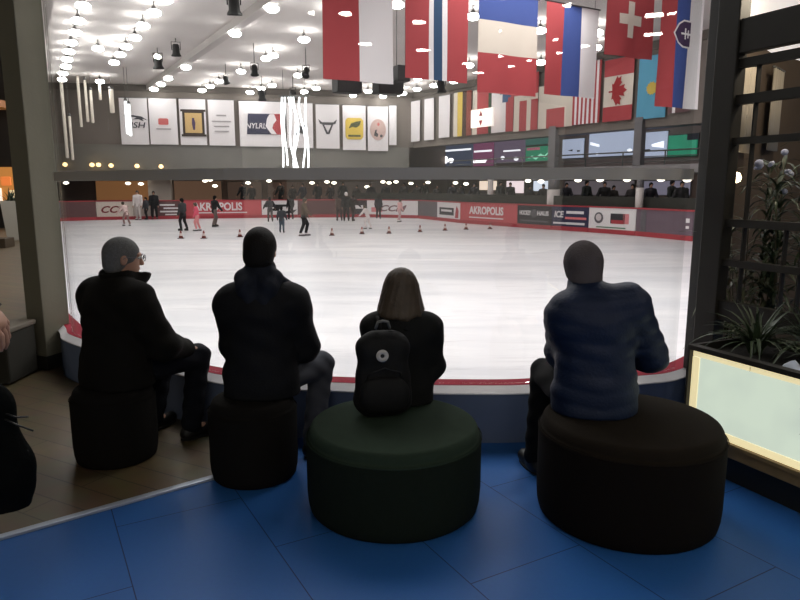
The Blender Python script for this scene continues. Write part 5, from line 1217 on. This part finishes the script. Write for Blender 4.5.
# ------------------------------------------------------------------ planter with backlit front, trellis and plants at the right
PRZ = math.radians(-65); PO = Vector((1.91, 2.86, 0)); RZ = Matrix.Rotation(PRZ, 3, 'Z')
def pl(x, y, z=0): return PO + RZ @ Vector((x, y, z))
t = thing('planter_box', 'long dark planter box with backlit cream front panel at right', 'planter', PO, PRZ)
g = MB(); g.box((.30, .27, .065), (1.98, .42, .13)); g.build('toe_kick', M_post, t)
g = MB(); g.box((.30, .25, .195), (2.06, .52, .08), bev=.006); g.box((.30, -.013, .226), (2.06, .02, .02)); g.build('plinth', M_wood_frame, t)
g = MB(); g.box((.30, .25, .44), (2.04, .47, .41)); g.build('box_body', M_wood_dark, t)
g = MB(); g.box((.30, -.004, .690), (2.06, .05, .026)); g.box((.30, .50, .675), (2.06, .03, .056)); g.box((-.72, .25, .675), (.022, .50, .056)); g.box((1.32, .25, .675), (.022, .50, .056)); g.box((-.724, -.004, .455), (.014, .05, .45)); g.build('frame', M_wood_dark, t)
lp_ = MB(); lp_.box((.30, .008, .457), (2.03, .012, .436)); lo_ = lp_.build('light_panel', mat_leafprint(), t)
M_border = mat('warm_panel_border_glow', (226, 212, 166), .5, emit=.95)
for c, d in (((.30, .0, .659), (2.03, .006, .034)), ((.30, .0, .257), (2.03, .006, .038)), ((-.695, .0, .457), (.045, .0065, .362))):
    g = MB(); g.box(c, d); g.build('panel_border', M_border, lo_)
for pts in ([(-.10, .53), (-.05, .51), (.00, .49), (.06, .50), (.14, .53), (.08, .47), (.0, .472), (-.05, .50)], [(-.09, .41), (-.04, .405), (.02, .38), (.09, .31), (.05, .31), (.0, .36), (-.04, .397)], [(-.02, .445), (.02, .455), (.05, .44), (.03, .43), (.0, .437)], [(.12, .45), (.2, .60), (.26, .62), (.2, .5), (.16, .42)], [(.3, .3), (.42, .55), (.5, .6), (.44, .46), (.36, .3)]):
    g = MB(); g.prism(pts, 0, .003, Matrix.Translation((0, .002, 0)) @ Matrix.Rotation(PI / 2, 4, 'X')); g.build('leaf_print', mat('grey_leaf_ink', (88, 96, 92), .6), lo_)
g = MB(); g.box((.30, .25, .652), (2.02, .46, .02)); so = g.build('soil', mat('dark_soil', (26, 22, 18), .95, bump=.6, bscale=60), t)
M_leaf = mat('dark_green_blade', (52, 66, 42), .5, noise=.3, nscale=12); M_leaf2 = mat('bamboo_leaf', (84, 88, 62), .5, noise=.3, nscale=9); M_stem = mat('bamboo_stem', (72, 66, 44), .6)
def blade(g, p, ang, L, lean, wd, seg=7, curl=1.0):
    d = Vector((math.cos(ang), math.sin(ang), 0)); sd = Vector((-d.y, d.x, 0)); vs = []
    for i in range(seg + 1):
        s_ = i / seg; th = lean * (.25 + s_ * curl); q = Vector(p) + d * (L * s_ * math.sin(th)) + Vector((0, 0, L * s_ * math.cos(th)))
        w_ = wd * (1 - s_) ** .6 * (.6 + .8 * min(s_ * 3, 1)) * .5 + .0006
        vs += [q - sd * w_, q + Vector((0, 0, -.002)), q + sd * w_]
    fs = []
    for i in range(seg):
        for k in (0, 1): fs.append((i * 3 + k, i * 3 + k + 1, i * 3 + k + 4, i * 3 + k + 3))
    g.add(vs, fs, 0, True)
def tuft(label, x, y, n, L, seed, name='ornamental_grass'):
    P = pl(x, y, .662); t = thing(name, label, 'plant', P, 0, 'plants in the lit planter'); rd = random.Random(seed); g = MB()
    for k in range(n):
        blade(g, (rd.uniform(-.025, .025), rd.uniform(-.025, .025), 0), rd.uniform(0, 2 * PI), L * rd.uniform(.6, 1.1), rd.uniform(.25, 1.35), .016 * rd.uniform(.7, 1.3))
    g.build('leaves', M_leaf, t)
    g = MB(); g.lathe([(.028, 0), (.022, .05), (.0001, .06)], n=12); g.build('root_crown', M_stem, t)
tuft('spiky dark green grass tuft on the planter, next to the right pillar', -.54, .26, 90, .33, 3)
tuft('dark green grass tuft on the planter at the right edge of the photo', -.12, .33, 60, .32, 5)
tuft('dark grass tuft behind the first one, against the trellis', -.33, .40, 60, .30, 9)
g = MB(); vs = []; fs = []
for i in range(25):
    s_ = i / 24
    for j in range(4): vs.append(pl(-.27 + .62 * s_, .075 + .03 * j + .02 * math.sin(i * .8), .666 + .022 * (1 if j in (1, 2) else .0) * (1 + math.sin(i * 1.7)) + .003))
    if i: o = (i - 1) * 4; fs += [(o + j, o + j + 1, o + j + 5, o + j + 4) for j in range(3)] + [(o, o + 4, o + 7, o + 3)]
g.add(vs, fs, 0, True); o = g.build('crumpled_sheet', mat('pale_blue_white_sheet', (206, 214, 232), .5), loc=pl(-.0, .1, .67)); tag(o, 'pale crumpled sheet lying along the front of the planter soil', 'sheet')
# trellis standing behind the planter
t = thing('trellis', 'tall dark wooden trellis screen with level bars behind the planter', 'trellis', PO, PRZ)
g = MB(); g.box((-1.095, .56, 1.70), (.15, .09, 3.399), bev=.006); g.build('post', M_wood_dark, t)
g = MB(); g.box((1.25, .56, 1.26), (.10, .06, 2.52), bev=.006); g.build('post', M_wood_dark, t)
g = MB(); g.box((.10, .56, 2.405), (2.24, .07, .19), bev=.006); g.build('top_beam', M_wood_dark, t)
for z, h in ((2.255, .05), (2.05, .055), (1.815, .04), (1.335, .045), (1.095, .04), (.80, .12)):
    g = MB(); g.box((.10, .56, z), (2.24, .045, h)); g.build('crossbar', M_wood_dark, t)
for x, z0, z1 in ((-.90, .74, 2.26), (-.64, .74, 1.34), (-.54, .74, 1.34), (-.1, .74, 2.26), (.4, .74, 2.26), (.85, .74, 2.26)):
    g = MB(); g.box((x, .56, (z0 + z1) / 2), (.010, .03, z1 - z0)); g.build('upright_bar', M_wood_dark, t)
# plants, curtains and a lamp in the cafe behind the trellis
def bamboo(label, x, y, H, seed, m, n=70, flower=None):
    P = pl(x, y, 0); t = thing('potted_bamboo', label, 'plant', P, 0, 'potted bamboos behind the trellis'); rd = random.Random(seed)
    g = MB(); g.lathe([(.065, 0), (.082, .26), (.09, .27), (.09, .30), (.078, .30), (.075, .27), (.0001, .27)], n=24); g.build('pot', M_post, t)
    st = MB(); lf = MB()
    for k in range(4):
        a = rd.uniform(0, 6.28); b = Vector((.04 * math.cos(a), .04 * math.sin(a), .27)); tp = b + Vector((rd.uniform(-.12, .12), rd.uniform(-.12, .12), H * rd.uniform(.75, 1.0)))
        st.tube([b, (b + tp) / 2 + Vector((.02, 0, 0)), tp], .007, 6, r2=.003)
        for j in range(n // 4):
            s_ = rd.uniform(.3, 1.0); blade(lf, b + (tp - b) * s_, rd.uniform(0, 6.28), rd.uniform(.12, .24), rd.uniform(1.0, 2.0), .022, 5, .8)
    st.build('stem', M_stem, t); lf.build('leaves', m, t)
    if flower:
        for k in range(9):
            g = MB(); c = Vector((rd.uniform(-.14, .14), rd.uniform(-.1, .1), H * rd.uniform(.82, 1.0) + .27)); rr = rd.uniform(.018, .03)
            g.lathe([(.0001, -rr * .6), (rr * .9, -rr * .2), (rr, .1 * rr), (rr * .5, rr * .5), (.0001, rr * .55)], c, 10, R=Euler((rd.uniform(-1, 1), rd.uniform(-1, 1), 0)).to_matrix()); g.build('flower', flower, t)
bamboo('slender bamboo plant behind the trellis, beside its left post', -1.08, .78, 1.15, 11, M_leaf2, 80)
bamboo('bamboo plant behind the trellis with drooping leaves, second from the post', -.99, .93, 1.05, 12, M_leaf2, 90)
bamboo('dark leafy plant with pale bluish flowers behind the trellis', -.90, .82, 1.50, 13, M_leaf, 200, mat('pale_blue_petal', (176, 180, 204), .6))
bamboo('dense dark leafy plant behind the trellis at the right edge', -.80, 1.02, 1.60, 14, M_leaf, 200)
WA, WB = Vector((2.14, 4.40)), Vector((6.4, 6.8)); 
def wallpt(u, v, off=.0):
    a, b = Vector((2.26, 4.53)), Vector((2.7, 5.02)); d = (b - a).normalized(); n = Vector((-d.y, d.x)); return onplane(u, v, a - n * off, n), d, n
for u0, u1, v0, v1, lb in ((738, 752, 62, 152, 'nearest the right pillar'), (767, 776, 66, 150, 'middle one'), (786, 799, 64, 150, 'nearest the right edge')):
    A, d, n = wallpt(u0, v1, .06); B, _, _ = wallpt(u1, v1, .06); T, _, _ = wallpt((u0 + u1) / 2, v0, .06)
    wd = (B - A).length; g = MB(); rows = []
    m = 20
    for z in (0, T.z - A.z):
        for i in range(m + 1): q = d * (wd * i / m) - n * (.012 * math.sin(i * 1.4)); rows.append((q.x, q.y, z))
    for z in (0, T.z - A.z):
        for i in range(m + 1): q = d * (wd * i / m) - n * (.012 * math.sin(i * 1.4) - .004); rows.append((q.x, q.y, z))
    k = m + 1; fs = []
    for i in range(m): fs += [(i, i + 1, k + i + 1, k + i), (2 * k + i, 3 * k + i, 3 * k + i + 1, 2 * k + i + 1), (i, 2 * k + i, 2 * k + i + 1, i + 1), (k + i, k + i + 1, 3 * k + i + 1, 3 * k + i)]
    t = thing('curtain', 'pale narrow curtain strip hung behind the trellis, ' + lb, 'curtain', A, 0, 'pale curtain strips behind the trellis')
    g.add(rows, fs, 0, True); g.build('curtain_cloth', mat('pale_curtain', (176, 166, 150), .8), t)
    g = MB(); g.tube([Vector((d.x, d.y, 0)) * -.03 + Vector((0, 0, T.z - A.z + .006)), Vector((d.x, d.y, 0)) * (wd + .03) + Vector((0, 0, T.z - A.z + .006))], .009, 8); g.build('curtain_rod', M_metal_dark, t)
Q, d, n = wallpt(735.5, 178, .06); t = thing('wall_lamp', 'small glowing wall lamp between the right pillar and the trellis plants', 'lamp', Q)
g = MB(); g.lathe([(.0001, -.035), (.03, -.02), (.035, .0), (.025, .03), (.0001, .04)], n=16); g.build('bulb', mat('warm_bulb_glow', (255, 226, 180), .5, emit=9), t)
g = MB(); nn = Vector((n.x, n.y, 0)); g.tube([nn * .02, nn * .062], .012, 8); g.build('bracket', M_metal_dark, t)
def point(name, loc, power, col, r=.06):
    l = bpy.data.lights.new(name, 'POINT'); l.energy = power; l.color = col; l.shadow_soft_size = r
    o = bpy.data.objects.new(name, l); COL.objects.link(o); o.location = loc
point('trellis_fill_light', pl(-.75, 1.0, 2.75), 24, (1, .86, .66)); point('trellis_fill_light', pl(.4, 1.0, 2.6), 12, (1, .86, .66))  # unseen fill points added to light the wall and plants

# ------------------------------------------------------------------ the corridor at the left
t = thing('white_planter', 'tall white square planter with a low plant, beside the left pillar', 'planter', (-11.0, 19.2, 0), math.radians(20))
g = MB(); w0, w1, hh = .30, .38, 1.12
vs = [(-w0, -w0, 0), (w0, -w0, 0), (w0, w0, 0), (-w0, w0, 0), (-w1, -w1, hh), (w1, -w1, hh), (w1, w1, hh), (-w1, w1, hh), (-w1 + .05, -w1 + .05, hh), (w1 - .05, -w1 + .05, hh), (w1 - .05, w1 - .05, hh), (-w1 + .05, w1 - .05, hh), (-w1 + .05, -w1 + .05, hh - .1), (w1 - .05, -w1 + .05, hh - .1), (w1 - .05, w1 - .05, hh - .1), (-w1 + .05, w1 - .05, hh - .1)]
fs = [(0, 3, 2, 1)] + [(i, (i + 1) % 4, 4 + (i + 1) % 4, 4 + i) for i in range(4)] + [(4 + i, 4 + (i + 1) % 4, 8 + (i + 1) % 4, 8 + i) for i in range(4)] + [(8 + i, 8 + (i + 1) % 4, 12 + (i + 1) % 4, 12 + i) for i in range(4)] + [(12, 13, 14, 15)]
g.add(vs, fs); g.build('pot', mat('white_planter_shell', (196, 192, 178), .5), t)
g = MB(); rd = random.Random(4)
for k in range(80): blade(g, (rd.uniform(-.25, .25), rd.uniform(-.25, .25), hh - .12), rd.uniform(0, 6.28), rd.uniform(.3, .55), rd.uniform(.2, 1.2), .04)
g.build('leaves', M_leaf, t)
g = MB(); g.box((0, 0, .12), (3.4, .5, .24), bev=.01); o = struct(g.build('trim_6', mat('dark_step_edge', (70, 58, 42), .6))); o.location = (-11.6, 16.6, 0.0); o.rotation_euler = (0, 0, .1)
t = thing('bench', 'low square dark bench with paler top beside the left pillar', 'bench', (-3.50, 5.22, 0), 0)
g = MB(); g.box((0, 0, .21), (.86, .42, .40), bev=.015); g.build('bench_body', mat('dark_olive_upholstery', (38, 36, 28), .85), t)
g = MB(); g.box((0, 0, .432), (.88, .44, .045), bev=.012); g.build('bench_top', mat('grey_bench_top', (112, 104, 92), .7), t)
g = MB(); g.box((-16.6, 24.6, 2.7), (6.2, .3, 6.4)); struct(g.build('wall_shops', mat('dark_shop_wall', (40, 36, 30), .8)))
t = thing('shop_window', 'warm-lit shop window with bright goods at the far left behind the planter', 'shop window', (-15.0, 24.4, .9))
g = MB(); g.box((0, 0, .65), (2.8, .08, 1.3)); g.build('window_glow', glow('warm_shop_glow', (180, 120, 60), .8), t)
for dx, dz, w_, h_, c in ((-.6, .3, .3, .4, (250, 210, 140)), (-.1, .75, .35, .35, (240, 190, 150)), (.35, .3, .3, .5, (255, 240, 220)), (.7, .8, .35, .3, (220, 120, 60)), (.95, .3, .3, .35, (250, 220, 170))):
    g = MB(); g.box((dx, -.06, dz), (w_, .05, h_), bev=.02); g.build('goods', glow('goods_glow_%d_%d_%d' % c, c, .9), t)
t = thing('balcony', 'dark blue-grey balcony rail with an orange-lit band below, at the top left', 'balcony', (-15.2, 23.6, 4.2))
g = MB(); g.box((0, 0, .12), (3.0, 1.5, .24)); g.build('balcony_slab', glow('orange_lit_slab', (120, 76, 36), .5), t)
for z in (.6, .95, 1.3):
    g = MB(); g.tube([(-1.5, -.7, z), (1.5, -.7, z)], .04, 8); g.build('rail', M_metal_grey, t)
g = MB(); g.box((0, -.66, .72), (3.0, .03, .9)); g.build('balcony_glass', mat('blue_grey_balcony_panel', (62, 76, 92), .2, emit=.12), t)
P = ony(5, 30, 9.0); t = thing('pendant_lamp', 'yellow glowing pendant lamp at the top left corner', 'lamp', P)
g = MB(); g.lathe([(.06, -.10), (.09, -.05), (.05, .08), (.02, .12)], n=18); g.build('lamp_shade', mat('amber_shade_glow', (255, 206, 120), .5, emit=2.0), t)
g = MB(); g.tube([(0, 0, .11), (0, 0, 2.4)], .008, 6); g.build('cord', M_black, t)
point('shop_light', (-12.5, 20.5, 3.0), 7, (1, .8, .55), .2); point('pillar_fill_light', (-5.8, 4.4, 3.1), 20, (1, .86, .66), .03)  # second point is unseen fill, added to brighten the pillar's left face

# ------------------------------------------------------------------ downlights in the mall ceiling behind the viewer (seen mirrored in the glass)
DL = [(-1.47, .62), (-1.48, -.97), (-.2, .0), (-.24, -1.57), (1.2, -.46), (1.5, -2.02), (1.03, .97), (2.21, -2.74), (2.97, 1.38), (3.74, -.09), (4.34, -.74), (4.45, 1.95), (5.25, 1.38), (4.65, 2.96), (5.5, 2.69), (.67, -2.63), (1.0, -3.46), (2.65, -1.18), (3.44, -1.85), (4.7, .07)]
d0 = None
for x, y in DL:
    if d0 is None:
        d0 = thing('ceiling_downlight', 'round bright downlight mirrored in the rink glass among alike ones', 'lamp', (x, y, 3.36), 0, 'mall downlights mirrored in the glass')
        g = MB(); g.lathe([(.105, .005), (.125, .005), (.125, .039), (.105, .039), (.105, .005)], n=28, close=False); g.build('trim_ring', M_metal_grey, d0)
        g = MB(); g.lathe([(.0001, .012), (.10, .012), (.10, .036), (.0001, .036)], n=28); g.build('diffuser', mat('downlight_glow', (255, 248, 238), .5, emit=60), d0)
    else: dup(d0, (x, y, 3.36))

# the galleries' own ceiling light
for k, s_ in enumerate((2, 9, 16)):
    p = F0 + DF * s_ + NF * 2.8; point('gallery_light', (p.x, p.y, 1.9), 26, (1, .78, .6), .25)
for k, s_ in enumerate((-8, -2, 4)):
    p = R0 + DR * s_ + NR * 3.2; point('gallery_light', (p.x, p.y, 1.9), 30, (1, .93, .92), .25); point('upper_gallery_light', (p.x, p.y, 4.3), 40, (.86, .9, 1), .25)
